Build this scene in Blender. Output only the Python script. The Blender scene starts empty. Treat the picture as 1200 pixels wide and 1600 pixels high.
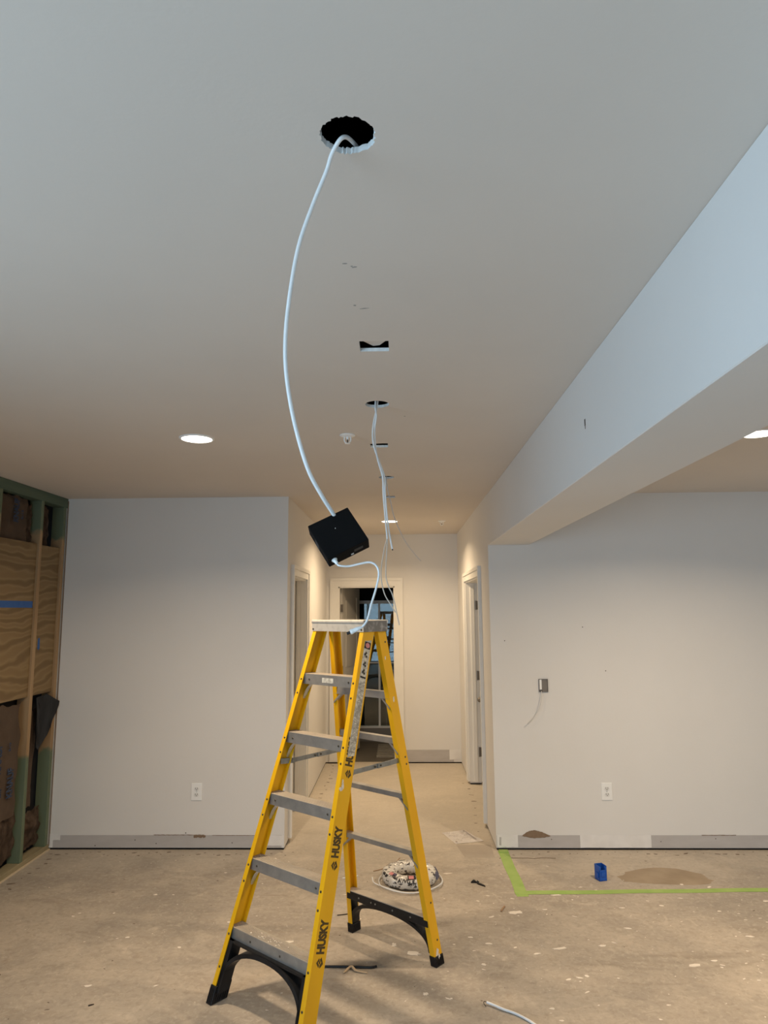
import bpy, bmesh, math, random
from math import sin, cos, pi, radians
from mathutils import Vector, Matrix, noise

# ------------------------------------------------------------------ camera, light, exposure
sc = bpy.context.scene
COL = sc.collection
sc.view_settings.view_transform = 'Standard'
sc.view_settings.look = 'None'
sc.view_settings.gamma = 1.0
sc.view_settings.use_curve_mapping = False
sc.view_settings.exposure = 0.0
sc.cycles.use_denoising = True
sc.cycles.max_bounces = 10
sc.cycles.diffuse_bounces = 8
sc.cycles.sample_clamp_indirect = 6.0
sc.cycles.caustics_reflective = False
sc.cycles.caustics_refractive = False

cd = bpy.data.cameras.new('camera')
cd.sensor_fit = 'VERTICAL'; cd.sensor_height = 36.0; cd.sensor_width = 27.0
cd.lens = 36.0 * 1077.64 / 1600.0
cd.clip_start = 0.05
camera = bpy.data.objects.new('camera', cd); COL.objects.link(camera)
cR = Vector((0.99970715, 0.02318584, -0.00693085))
cU = Vector((0.01008571, -0.1388523, 0.99026174))
cF = Vector((-0.02199769, 0.99004164, 0.13904548))
camera.matrix_world = Matrix(((cR.x, cU.x, -cF.x, 0), (cR.y, cU.y, -cF.y, 0), (cR.z, cU.z, -cF.z, 1.7692), (0, 0, 0, 1)))
sc.camera = camera

H = 2.66                 # ceiling height
D1 = 5.408               # the two back walls
XL, XH, XR, XE = -2.6517, -0.8802, 0.693, 4.25   # stud wall, hallway left, hallway right, far right wall
D2 = 8.30                # hallway end
YB = -3.3                # wall with the patio door behind the camera
BW, BD = 0.3205, 0.4016  # beam

world = bpy.data.worlds.new('world'); sc.world = world
world.use_nodes = True
bg = world.node_tree.nodes['Background']
bg.inputs[0].default_value = (0.55, 0.75, 1.0, 1); bg.inputs[1].default_value = 0.6

WARM = (1.0, 0.765, 0.51)
DAY = (0.56, 0.79, 1.0)
DAY_W = 62.0
DAY_SIDE_W = 130.0
DOWN_W = 29.0
HALL_W = 25.0
HALL_C = (1.0, 0.74, 0.45)

def area_light(name, loc, rot, sx, sy, power, color, shape='RECTANGLE', spread=pi, parent=None):
    l = bpy.data.lights.new(name, 'AREA'); l.shape = shape; l.size = sx
    if shape in ('RECTANGLE', 'ELLIPSE'): l.size_y = sy
    l.energy = power; l.color = color; l.spread = spread
    o = bpy.data.objects.new(name, l); COL.objects.link(o)
    o.location = loc; o.rotation_euler = rot
    if parent: o.parent = parent
    return o

# daylight entering by the patio door in the wall behind the camera
WX0, WX1, WZ1 = -2.35, 0.25, 2.08
area_light('daylight', ((WX0 + WX1) / 2, YB - 0.22, 1.07), (radians(90), 0, 0), WX1 - WX0, 1.95, DAY_W, DAY)
# and by a second glazed door in the left wall, beside the camera
WY0, WY1 = -1.9, 1.0
area_light('daylight', (XL - 0.24, (WY0 + WY1) / 2, 1.07), (0, radians(-90), 0), 1.95, WY1 - WY0, DAY_SIDE_W, DAY)

# ------------------------------------------------------------------ materials
MATS = {}
def mat(name, color, rough=0.6, metal=0.0, var=None, scale=8.0, amount=0.5, bump=0.0, bscale=60.0, spec=0.5, emit=None, estr=0.0, stretch=(1, 1, 1), detail=5.0, lo=0.35, hi=0.65):
    if name in MATS: return MATS[name]
    m = bpy.data.materials.new(name); m.use_nodes = True
    nt = m.node_tree; b = nt.nodes['Principled BSDF']
    b.inputs['Base Color'].default_value = (*color, 1)
    b.inputs['Roughness'].default_value = rough
    b.inputs['Metallic'].default_value = metal
    b.inputs['Specular IOR Level'].default_value = spec
    if emit:
        b.inputs['Emission Color'].default_value = (*emit, 1); b.inputs['Emission Strength'].default_value = estr
    if var or bump:
        tc = nt.nodes.new('ShaderNodeTexCoord'); mp = nt.nodes.new('ShaderNodeMapping')
        mp.inputs['Scale'].default_value = stretch
        nt.links.new(tc.outputs['Object'], mp.inputs['Vector'])
    if var:
        n = nt.nodes.new('ShaderNodeTexNoise'); n.inputs['Scale'].default_value = scale; n.inputs['Detail'].default_value = detail
        nt.links.new(mp.outputs[0], n.inputs['Vector'])
        r = nt.nodes.new('ShaderNodeMapRange'); r.inputs['From Min'].default_value = lo; r.inputs['From Max'].default_value = hi
        r.inputs['To Max'].default_value = amount
        nt.links.new(n.outputs[0], r.inputs['Value'])
        mx = nt.nodes.new('ShaderNodeMix'); mx.data_type = 'RGBA'
        mx.inputs['A'].default_value = (*color, 1); mx.inputs['B'].default_value = (*var, 1)
        nt.links.new(r.outputs[0], mx.inputs['Factor']); nt.links.new(mx.outputs['Result'], b.inputs['Base Color'])
    if bump:
        n2 = nt.nodes.new('ShaderNodeTexNoise'); n2.inputs['Scale'].default_value = bscale; n2.inputs['Detail'].default_value = 4
        nt.links.new(mp.outputs[0], n2.inputs['Vector'])
        bp = nt.nodes.new('ShaderNodeBump'); bp.inputs['Strength'].default_value = bump; bp.inputs['Distance'].default_value = 0.002
        nt.links.new(n2.outputs[0], bp.inputs['Height']); nt.links.new(bp.outputs[0], b.inputs['Normal'])
    MATS[name] = m
    return m

M_CEIL = mat('ceiling paint', (0.70, 0.645, 0.59), 0.9, var=(0.66, 0.61, 0.56), scale=1.6, amount=0.6, bump=0.15, bscale=90, spec=0.2)
M_WALL = mat('wall paint', (0.755, 0.745, 0.73), 0.85, var=(0.72, 0.71, 0.695), scale=1.3, amount=0.6, bump=0.2, bscale=70, spec=0.25)
M_GYPSUM = mat('gypsum core', (0.86, 0.88, 0.88), 0.95, var=(0.62, 0.62, 0.60), scale=90, amount=0.6, bump=0.6, bscale=300)
M_TRIM = mat('trim paint', (0.80, 0.79, 0.76), 0.45, var=(0.74, 0.73, 0.70), scale=4, amount=0.5)
M_DOOR = mat('door paint', (0.62, 0.60, 0.56), 0.5, var=(0.56, 0.54, 0.50), scale=4, amount=0.5)
M_BAND = mat('bare primer band', (0.50, 0.48, 0.475), 0.9, var=(0.44, 0.42, 0.41), scale=7, amount=0.6, stretch=(1, 1, 3))
M_PATCH = mat('white filler', (0.80, 0.79, 0.78), 0.85, var=(0.70, 0.69, 0.68), scale=12, amount=0.6)
M_TORN = mat('torn paper brown', (0.24, 0.17, 0.115), 0.95, var=(0.21, 0.14, 0.09), scale=40, amount=0.7)
M_DARK = mat('dark void', (0.012, 0.011, 0.010), 0.95)  # near-black, stands in for the shade of gaps and cavities
M_DKROOM = mat('dark bathroom walls', (0.035, 0.033, 0.032), 0.8, var=(0.05, 0.047, 0.045), scale=3, amount=0.5)  # near-black colour for the bathroom walls and ceiling
M_YEL = mat('yellow fibreglass', (0.86, 0.47, 0.006), 0.42, var=(0.72, 0.37, 0.005), scale=5, amount=0.6, bump=0.15, bscale=120, stretch=(1, 1, 0.3))
M_ALU = mat('dull aluminium', (0.36, 0.35, 0.335), 0.5, 0.75, var=(0.50, 0.48, 0.45), scale=18, amount=0.7, bump=0.2)
M_CAP = mat('cap aluminium', (0.70, 0.68, 0.63), 0.5, 0.55, var=(0.52, 0.50, 0.46), scale=25, amount=0.7, lo=.5, hi=.7)
M_ENDP = mat('mottled cap end', (0.20, 0.195, 0.19), 0.6, 0.3, var=(0.42, 0.41, 0.40), scale=45, amount=0.8, lo=.5, hi=.68)
M_TREAD = mat('dusty tread', (0.50, 0.44, 0.36), 0.8, 0.2, var=(0.36, 0.32, 0.27), scale=14, amount=0.8, bump=0.3, stretch=(0.3, 1, 1))
M_STEEL = mat('zinc steel', (0.38, 0.40, 0.40), 0.45, 0.85, var=(0.26, 0.27, 0.26), scale=30, amount=0.6)
M_BLK = mat('black plastic', (0.008, 0.008, 0.009), 0.42, spec=.35, var=(0.02, 0.02, 0.022), scale=22, amount=0.6)
M_BOX = mat('matt black driver case', (0.0035, 0.0035, 0.004), 0.7, spec=0.12, bump=0.15, bscale=500)
M_BOLT = mat('dark rivet', (0.10, 0.09, 0.07), 0.5, 0.8)
M_INK = mat('black ink', (0.02, 0.018, 0.015), 0.7)
M_INK2 = mat('worn brown ink', (0.07, 0.045, 0.012), 0.7, var=(0.12, 0.07, 0.012), scale=60, amount=0.6)
M_RED = mat('faded pink ink', (0.62, 0.24, 0.24), 0.7)
M_LBL = mat('worn white sticker', (0.70, 0.66, 0.56), 0.7, var=(0.34, 0.31, 0.26), scale=55, amount=0.75, lo=.42, hi=.62)
M_WHT = mat('white plastic', (0.86, 0.87, 0.87), 0.4)
M_CORD = mat('white cable jacket', (0.82, 0.84, 0.85), 0.38, var=(0.74, 0.76, 0.77), scale=40, amount=0.5)
M_GREYC = mat('grey cable jacket', (0.60, 0.585, 0.56), 0.45)
M_COPPER = mat('thin conductor', (0.62, 0.56, 0.48), 0.4)
M_BLUE = mat('blue plastic', (0.010, 0.085, 0.42), 0.45, var=(0.012, 0.11, 0.5), scale=20, amount=0.5)
M_TAPEB = mat('blue masking tape', (0.035, 0.115, 0.36), 0.75, var=(0.05, 0.14, 0.40), scale=30, amount=0.5)
M_TAPEG = mat('green masking tape', (0.27, 0.42, 0.10), 0.8, var=(0.38, 0.50, 0.16), scale=9, amount=0.7)
M_PAPER = mat('paper', (0.93, 0.91, 0.90), 0.9)
M_TWIG = mat('splinter wood', (0.34, 0.22, 0.13), 0.9)
M_KRAFT = mat('kraft facing', (0.22, 0.155, 0.11), 0.85, var=(0.16, 0.11, 0.075), scale=6, amount=0.8, bump=0.6, bscale=18)
M_BATT = mat('brown glass wool', (0.19, 0.13, 0.09), 1.0, var=(0.07, 0.045, 0.03), scale=16, amount=0.9, bump=1.0, bscale=60)
M_TEXTB = mat('navy print', (0.03, 0.05, 0.10), 0.8)
M_PLASF = mat('black plastic film', (0.005, 0.005, 0.006), 0.38, spec=.3, bump=0.8, bscale=30)
M_TWHITE = mat('paint fleck', (0.78, 0.72, 0.64), 0.8)
M_NAIL = mat('dark debris', (0.05, 0.035, 0.025), 0.9)
M_GLUE = mat('old glue residue', (0.20, 0.155, 0.115), 0.9, var=(0.13, 0.10, 0.075), scale=60, amount=0.7)
M_METAL_BOX = mat('galvanised box', (0.24, 0.22, 0.20), 0.6, 0.6)
M_BRONZE = mat('aged hinge metal', (0.22, 0.20, 0.18), 0.45, 0.8)
M_MAT = mat('ribbed grey mat', (0.26, 0.245, 0.22), 0.9, var=(0.20, 0.19, 0.17), scale=25, amount=0.6)
M_FRAME = mat('white enamel frame', (0.75, 0.77, 0.78), 0.35)
M_LENS = mat('lit lens', (1, 1, 1), 0.5, emit=(1.0, 0.90, 0.74), estr=9.0)
M_SKIM = mat('worn skim patch', (0.37, 0.325, 0.275), 0.9, var=(0.43, 0.38, 0.325), scale=7, amount=0.7)  # skim coat, its own colour darker than the slab

def wood_mat(name, c1, c2, green=None, zlo=0.72, zhi=2.35, ring=6.0, axis='Z'):
    m = bpy.data.materials.new(name); m.use_nodes = True; nt = m.node_tree; b = nt.nodes['Principled BSDF']
    b.inputs['Roughness'].default_value = 0.75
    tc = nt.nodes.new('ShaderNodeTexCoord'); mp = nt.nodes.new('ShaderNodeMapping')
    mp.inputs['Scale'].default_value = (3, 3, 0.35) if axis == 'Z' else (3, 0.35, 3)
    nt.links.new(tc.outputs['Object'], mp.inputs[0])
    w = nt.nodes.new('ShaderNodeTexNoise'); w.inputs['Scale'].default_value = ring; w.inputs['Detail'].default_value = 6
    nt.links.new(mp.outputs[0], w.inputs['Vector'])
    r = nt.nodes.new('ShaderNodeValToRGB'); r.color_ramp.elements[0].color = (*c1, 1); r.color_ramp.elements[1].color = (*c2, 1)
    r.color_ramp.elements[0].position = .35; r.color_ramp.elements[1].position = .65
    nt.links.new(w.outputs[0], r.inputs[0])
    out = r.outputs[0]
    if green:
        g = nt.nodes.new('ShaderNodeNewGeometry'); sp = nt.nodes.new('ShaderNodeSeparateXYZ'); nt.links.new(g.outputs['Position'], sp.inputs[0])
        n = nt.nodes.new('ShaderNodeTexNoise'); n.inputs['Scale'].default_value = 9; nt.links.new(g.outputs['Position'], n.inputs['Vector'])
        a = nt.nodes.new('ShaderNodeMath'); a.operation = 'MULTIPLY_ADD'; a.inputs[1].default_value = 0.25; nt.links.new(n.outputs[0], a.inputs[0]); nt.links.new(sp.outputs['Z'], a.inputs[2])
        l = nt.nodes.new('ShaderNodeMapRange'); l.inputs['From Min'].default_value = zlo + .10; l.inputs['From Max'].default_value = zlo + .15; l.inputs['To Min'].default_value = 1; l.inputs['To Max'].default_value = 0
        h = nt.nodes.new('ShaderNodeMapRange'); h.inputs['From Min'].default_value = zhi + .10; h.inputs['From Max'].default_value = zhi + .15
        nt.links.new(a.outputs[0], l.inputs['Value']); nt.links.new(a.outputs[0], h.inputs['Value'])
        mxm = nt.nodes.new('ShaderNodeMath'); mxm.operation = 'MAXIMUM'; nt.links.new(l.outputs[0], mxm.inputs[0]); nt.links.new(h.outputs[0], mxm.inputs[1])
        mx = nt.nodes.new('ShaderNodeMix'); mx.data_type = 'RGBA'; mx.inputs['B'].default_value = (*green, 1)
        sc2 = nt.nodes.new('ShaderNodeMath'); sc2.operation = 'MULTIPLY'; sc2.inputs[1].default_value = 0.85; nt.links.new(mxm.outputs[0], sc2.inputs[0])
        nt.links.new(sc2.outputs[0], mx.inputs['Factor']); nt.links.new(out, mx.inputs['A']); out = mx.outputs['Result']
    nt.links.new(out, b.inputs['Base Color'])
    return m
M_STUD = wood_mat('stud pine', (0.40, 0.27, 0.145), (0.33, 0.21, 0.105), green=(0.09, 0.155, 0.10))
M_PLATE = wood_mat('green treated plate', (0.075, 0.115, 0.08), (0.10, 0.14, 0.095), axis='Y')
M_SILL = wood_mat('weathered bottom plate', (0.36, 0.30, 0.18), (0.26, 0.22, 0.13), axis='Y')

def plywood_mat():
    m = bpy.data.materials.new('plywood veneer'); m.use_nodes = True; nt = m.node_tree; b = nt.nodes['Principled BSDF']
    b.inputs['Roughness'].default_value = 0.7
    tc = nt.nodes.new('ShaderNodeTexCoord'); mp = nt.nodes.new('ShaderNodeMapping'); mp.inputs['Scale'].default_value = (1, 0.55, 1.5)
    nt.links.new(tc.outputs['Object'], mp.inputs[0])
    w = nt.nodes.new('ShaderNodeTexWave'); w.bands_direction = 'Z'; w.inputs['Scale'].default_value = 2.2
    w.inputs['Distortion'].default_value = 14.0; w.inputs['Detail'].default_value = 3.0; w.inputs['Detail Scale'].default_value = 0.9
    nt.links.new(mp.outputs[0], w.inputs['Vector'])
    r = nt.nodes.new('ShaderNodeValToRGB')
    e = r.color_ramp.elements; e[0].color = (0.185, 0.117, 0.05, 1); e[1].color = (0.28, 0.195, 0.092, 1)
    e[0].position = 0.1; e[1].position = 0.55
    k = r.color_ramp.elements.new(0.95); k.color = (0.235, 0.155, 0.07, 1)
    nt.links.new(w.outputs[0], r.inputs[0]); nt.links.new(r.outputs[0], b.inputs['Base Color'])
    return m
M_PLY = plywood_mat()

def concrete_mat():
    m = bpy.data.materials.new('stained concrete'); m.use_nodes = True; nt = m.node_tree; b = nt.nodes['Principled BSDF']
    tc = nt.nodes.new('ShaderNodeTexCoord')
    def nz(scale, det, stretch=(1, 1, 1), dist=0.0):
        mp = nt.nodes.new('ShaderNodeMapping'); mp.inputs['Scale'].default_value = stretch
        nt.links.new(tc.outputs['Object'], mp.inputs[0])
        n = nt.nodes.new('ShaderNodeTexNoise'); n.inputs['Scale'].default_value = scale; n.inputs['Detail'].default_value = det
        n.inputs['Roughness'].default_value = 0.62; n.inputs['Distortion'].default_value = dist
        nt.links.new(mp.outputs[0], n.inputs['Vector']); return n.outputs[0]
    def mix(fac, a, bb, lo, hi, amt):
        r = nt.nodes.new('ShaderNodeMapRange'); r.inputs['From Min'].default_value = lo; r.inputs['From Max'].default_value = hi; r.inputs['To Max'].default_value = amt
        nt.links.new(fac, r.inputs['Value'])
        mx = nt.nodes.new('ShaderNodeMix'); mx.data_type = 'RGBA'
        nt.links.new(r.outputs[0], mx.inputs['Factor'])
        if isinstance(a, tuple): mx.inputs['A'].default_value = (*a, 1)
        else: nt.links.new(a, mx.inputs['A'])
        mx.inputs['B'].default_value = (*bb, 1)
        return mx.outputs['Result']
    c = mix(nz(0.9, 6, (1, 1.4, 1), 0.6), (0.45, 0.395, 0.33), (0.345, 0.305, 0.26), 0.42, 0.60, 0.9)
    c = mix(nz(2.6, 7, (1, 1.6, 1), 0.9), c, (0.53, 0.465, 0.385), 0.5, 0.7, 0.75)
    c = mix(nz(1.7, 6, (0.8, 2.2, 1), 1.2), c, (0.28, 0.235, 0.185), 0.56, 0.72, 0.7)
    c = mix(nz(0.55, 5, (1, 1.3, 1), 0.8), c, (0.27, 0.245, 0.215), 0.50, 0.66, 0.55)
    c = mix(nz(14, 6), c, (0.33, 0.27, 0.205), 0.55, 0.75, 0.45)
    c = mix(nz(7, 5, (1, 1, 1), 1.5), c, (0.62, 0.55, 0.46), 0.60, 0.70, 0.4)
    c = mix(nz(30, 9), c, (0.24, 0.205, 0.165), 0.5, 0.75, 0.55)
    c = mix(nz(38, 9, (1, 1, 1), .8), c, (0.60, 0.545, 0.46), 0.52, 0.75, 0.55)
    g = nt.nodes.new('ShaderNodeSeparateXYZ'); nt.links.new(tc.outputs['Object'], g.inputs[0])     # slab colour mixed paler towards the hallway
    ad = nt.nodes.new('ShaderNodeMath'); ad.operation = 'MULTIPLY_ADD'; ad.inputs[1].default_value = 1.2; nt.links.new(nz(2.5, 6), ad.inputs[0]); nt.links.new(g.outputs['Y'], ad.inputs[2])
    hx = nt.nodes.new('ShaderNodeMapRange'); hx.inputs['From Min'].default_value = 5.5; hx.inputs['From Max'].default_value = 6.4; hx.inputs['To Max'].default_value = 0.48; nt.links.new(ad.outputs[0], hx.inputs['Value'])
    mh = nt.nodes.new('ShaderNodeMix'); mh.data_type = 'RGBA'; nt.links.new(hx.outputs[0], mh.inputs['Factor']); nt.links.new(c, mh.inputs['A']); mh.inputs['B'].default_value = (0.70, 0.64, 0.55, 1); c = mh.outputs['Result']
    c = mix(nz(45, 3), c, (0.26, 0.20, 0.15), 0.64, 0.74, 0.4)
    nt.links.new(c, b.inputs['Base Color'])
    b.inputs['Roughness'].default_value = 0.72; b.inputs['Specular IOR Level'].default_value = 0.3
    bp = nt.nodes.new('ShaderNodeBump'); bp.inputs['Strength'].default_value = 0.5; bp.inputs['Distance'].default_value = 0.004
    nt.links.new(nz(20, 7), bp.inputs['Height']); nt.links.new(bp.outputs[0], b.inputs['Normal'])
    return m
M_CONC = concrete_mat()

def glass_mat(name, tint, refl):
    m = bpy.data.materials.new(name); m.use_nodes = True; nt = m.node_tree
    for n in list(nt.nodes):
        if n.type == 'BSDF_PRINCIPLED': nt.nodes.remove(n)
    out = [n for n in nt.nodes if n.type == 'OUTPUT_MATERIAL'][0]
    t = nt.nodes.new('ShaderNodeBsdfTransparent'); t.inputs[0].default_value = (*tint, 1)
    g = nt.nodes.new('ShaderNodeBsdfGlossy'); g.inputs['Roughness'].default_value = 0.01
    mx = nt.nodes.new('ShaderNodeMixShader'); mx.inputs[0].default_value = refl
    nt.links.new(t.outputs[0], mx.inputs[1]); nt.links.new(g.outputs[0], mx.inputs[2]); nt.links.new(mx.outputs[0], out.inputs[0])
    return m
M_GLASS = glass_mat('clear pane', (0.97, 0.98, 0.98), 0.04)
M_SHOWERG = glass_mat('shower glass', (0.80, 0.88, 0.88), 0.055)

# ------------------------------------------------------------------ mesh helpers
def obj(name, bm, m, parent=None, smooth=False, mats=None):
    bmesh.ops.recalc_face_normals(bm, faces=bm.faces[:])
    me = bpy.data.meshes.new(name); bm.to_mesh(me); bm.free()
    o = bpy.data.objects.new(name, me); COL.objects.link(o)
    for k in (mats or [m]): me.materials.append(k)
    if smooth:
        for p in me.polygons: p.use_smooth = True
        try: me.set_sharp_from_angle(angle=radians(40))
        except Exception: pass
    if parent: o.parent = parent
    return o
def struct(name, bm, m, parent=None, **k):
    o = obj(name, bm, m, parent, **k)
    if parent is None: o['kind'] = 'structure'
    return o
def tag(o, label, cat, group=None, kind=None):
    o['label'] = label; o['category'] = cat
    if group: o['group'] = group
    if kind: o['kind'] = kind
    return o
def thing(name, label, cat, loc=(0, 0, 0), rotz=0.0, group=None):
    o = bpy.data.objects.new(name, None); COL.objects.link(o); o.empty_display_size = 0.1
    o.location = loc; o.rotation_euler = (0, 0, rotz)
    return tag(o, label, cat, group)
def B(bm, x0, x1, y0, y1, z0, z1, mi=0, M=None):
    vs = [bm.verts.new((x, y, z)) for x in (x0, x1) for y in (y0, y1) for z in (z0, z1)]
    if M: 
        for v in vs: v.co = M @ v.co
    fs = []
    for q in ((0, 1, 3, 2), (4, 6, 7, 5), (0, 4, 5, 1), (2, 3, 7, 6), (0, 2, 6, 4), (1, 5, 7, 3)):
        f = bm.faces.new([vs[i] for i in q]); f.material_index = mi; fs.append(f)
    return fs
def NB(): return bmesh.new()
def box(*a, **k):
    bm = NB(); B(bm, *a, **k); return bm
def bevel(bm, w, seg=2):
    bmesh.ops.recalc_face_normals(bm, faces=bm.faces[:])
    bmesh.ops.bevel(bm, geom=bm.edges[:], offset=w, segments=seg, affect='EDGES', profile=0.5, clamp_overlap=True)
    return bm
def prism(bm, pts, d0, d1, axis='y', M=None):
    """closed outline pts (a,b) extruded from d0 to d1 along axis"""
    def P(a, b, d):
        v = Vector({'y': (a, d, b), 'x': (d, a, b), 'z': (a, b, d)}[axis]); return M @ v if M else v
    a = [bm.verts.new(P(p[0], p[1], d0)) for p in pts]; b = [bm.verts.new(P(p[0], p[1], d1)) for p in pts]
    n = len(pts)
    bm.faces.new(a); bm.faces.new(list(reversed(b)))
    for i in range(n): bm.faces.new((a[i], b[i], b[(i + 1) % n], a[(i + 1) % n]))
    return bm
def catmull(P, n=6):
    P = [Vector(p) for p in P]
    if len(P) < 3: return P
    Q = [2 * P[0] - P[1]] + P + [2 * P[-1] - P[-2]]; out = []
    for i in range(1, len(Q) - 2):
        for k in range(n):
            t = k / n; a, b, c, d = Q[i - 1], Q[i], Q[i + 1], Q[i + 2]
            out.append(0.5 * ((2 * b) + (c - a) * t + (2 * a - 5 * b + 4 * c - d) * t * t + (3 * b - a - 3 * c + d) * t ** 3))
    out.append(P[-1]); return out
def tube(bm, pts, r, seg=10, n=6, closed=False, smoothpath=True, flat=1.0):
    P = catmull(pts, n) if smoothpath else [Vector(p) for p in pts]
    if closed: P = P[:-1] if (P[0] - P[-1]).length < 1e-6 else P
    up = None; rings = []; N = len(P)
    for i in range(N):
        if closed: T = (P[(i + 1) % N] - P[i - 1]).normalized()
        else: T = (P[min(i + 1, N - 1)] - P[max(i - 1, 0)]).normalized()
        if up is None:
            up = Vector((0, 0, 1)) if abs(T.z) < .9 else Vector((1, 0, 0))
        up = (up - T * up.dot(T)).normalized(); s = T.cross(up)
        rr = r[min(i, len(r) - 1)] if isinstance(r, (list, tuple)) else r
        rings.append([bm.verts.new(P[i] + (up * cos(2 * pi * k / seg) * flat + s * sin(2 * pi * k / seg)) * rr) for k in range(seg)])
    for i in range(N if closed else N - 1):
        a, b = rings[i], rings[(i + 1) % N]
        for k in range(seg): bm.faces.new((a[k], a[(k + 1) % seg], b[(k + 1) % seg], b[k]))
    if not closed:
        bm.faces.new(list(reversed(rings[0]))); bm.faces.new(rings[-1])
    return bm
def cyl(bm, a, b, r0, r1=None, seg=20):
    a = Vector(a); b = Vector(b); r1 = r0 if r1 is None else r1
    T = (b - a).normalized(); u = T.orthogonal().normalized(); s = T.cross(u)
    A = [bm.verts.new(a + (u * cos(2 * pi * k / seg) + s * sin(2 * pi * k / seg)) * r0) for k in range(seg)]
    C = [bm.verts.new(b + (u * cos(2 * pi * k / seg) + s * sin(2 * pi * k / seg)) * r1) for k in range(seg)]
    for k in range(seg): bm.faces.new((A[k], A[(k + 1) % seg], C[(k + 1) % seg], C[k]))
    bm.faces.new(list(reversed(A))); bm.faces.new(C); return bm
def lathe(bm, prof, c=(0, 0, 0), seg=32, axis='z'):
    """open profile of (r,z); first/last r may be 0"""
    rings = []
    for r, z in prof:
        rings.append([bm.verts.new((c[0] + r * cos(2 * pi * k / seg), c[1] + r * sin(2 * pi * k / seg), c[2] + z)) for k in range(seg)] if r > 1e-6 else [bm.verts.new((c[0], c[1], c[2] + z))])
    for a, b in zip(rings, rings[1:]):
        for k in range(seg):
            k2 = (k + 1) % seg
            if len(a) == 1: bm.faces.new((a[0], b[k], b[k2]))
            elif len(b) == 1: bm.faces.new((a[k], a[k2], b[0]))
            else: bm.faces.new((a[k], a[k2], b[k2], b[k]))
    return bm
def text_mesh(name, s, size, m, M, parent=None, depth=0.0004, bold=0.0, sx=1.0):
    cu = bpy.data.curves.new(name, 'FONT'); cu.body = s; cu.size = size; cu.extrude = depth; cu.offset = bold
    cu.align_x = 'CENTER'; cu.align_y = 'CENTER'; cu.resolution_u = 3
    t = bpy.data.objects.new(name + '_curve', cu); COL.objects.link(t)
    dg = bpy.context.evaluated_depsgraph_get(); me = bpy.data.meshes.new_from_object(t.evaluated_get(dg))
    bpy.data.objects.remove(t); bpy.data.curves.remove(cu)
    me.transform(M @ Matrix.Diagonal((sx, 1, 1, 1))); me.materials.clear(); me.materials.append(m); me.name = name
    o = bpy.data.objects.new(name, me); COL.objects.link(o)
    if parent: o.parent = parent
    return o
def basis(o, x, y, z):
    x, y, z = Vector(x).normalized(), Vector(y).normalized(), Vector(z).normalized()
    return Matrix(((x.x, y.x, z.x, o[0]), (x.y, y.y, z.y, o[1]), (x.z, y.z, z.z, o[2]), (0, 0, 0, 1)))
def blob(bm, cx, cy, rx, ry, rot, z0, z1, rnd, n=12, jag=0.25, axis='z'):
    pts = []
    for k in range(n):
        a = 2 * pi * k / n; f = 1 + rnd.uniform(-jag, jag)
        x, y = rx * f * cos(a), ry * f * sin(a)
        pts.append((cx + x * cos(rot) - y * sin(rot), cy + x * sin(rot) + y * cos(rot)))
    return prism(bm, pts, z0, z1, axis)

# ------------------------------------------------------------------ the shell
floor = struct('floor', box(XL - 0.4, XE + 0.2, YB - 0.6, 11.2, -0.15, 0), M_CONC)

def ceiling():
    bm = box(XL - 0.35, XE + 0.15, YB - 0.15, D2 + 0.12, H, H + 0.013)
    o = struct('ceiling', bm, M_CEIL, mats=[M_CEIL, M_GYPSUM])
    cut = NB(); rnd = random.Random(4)
    for (x, y, r, j) in ((-0.0905, 1.197, 0.0525, 0.0023), (-0.092, 2.937, 0.0525, 0.0007), (-0.086, 4.642, 0.0525, 0.0005)):
        n = 90
        prism(cut, [(x + (r + rnd.uniform(-j, j) * (1.6 if rnd.random() < .25 else 1)) * cos(2 * pi * k / n), y + (r + rnd.uniform(-j, j) * 1.3) * sin(2 * pi * k / n)) for k in range(n)], H - 0.02, H + 0.05, 'z')
    for (x0, x1, y0, y1) in ((-0.130, -0.030, 2.213, 2.306), (-0.156, -0.058, 3.662, 3.752), (-0.122, -0.033, 5.43, 5.525)):
        B(cut, x0, x1, y0, y1, H - 0.02, H + 0.05)
    bmesh.ops.recalc_face_normals(cut, faces=cut.faces[:])
    me = bpy.data.meshes.new('cut'); cut.to_mesh(me); co = bpy.data.objects.new('cut', me); COL.objects.link(co)
    md = o.modifiers.new('b', 'BOOLEAN'); md.operation = 'DIFFERENCE'; md.object = co; md.solver = 'EXACT'
    dg = bpy.context.evaluated_depsgraph_get(); nm = bpy.data.meshes.new_from_object(o.evaluated_get(dg))
    o.modifiers.clear(); o.data = nm; bpy.data.objects.remove(co)
    nm.materials.clear(); nm.materials.append(M_CEIL); nm.materials.append(M_GYPSUM)
    for p in nm.polygons:
        p.use_smooth = False
        c = p.center
        p.material_index = 1 if abs(p.normal.z) < .6 and XL < c.x < XE and -1 < c.y < 6 else 0
    return o
ceil = ceiling()
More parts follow.
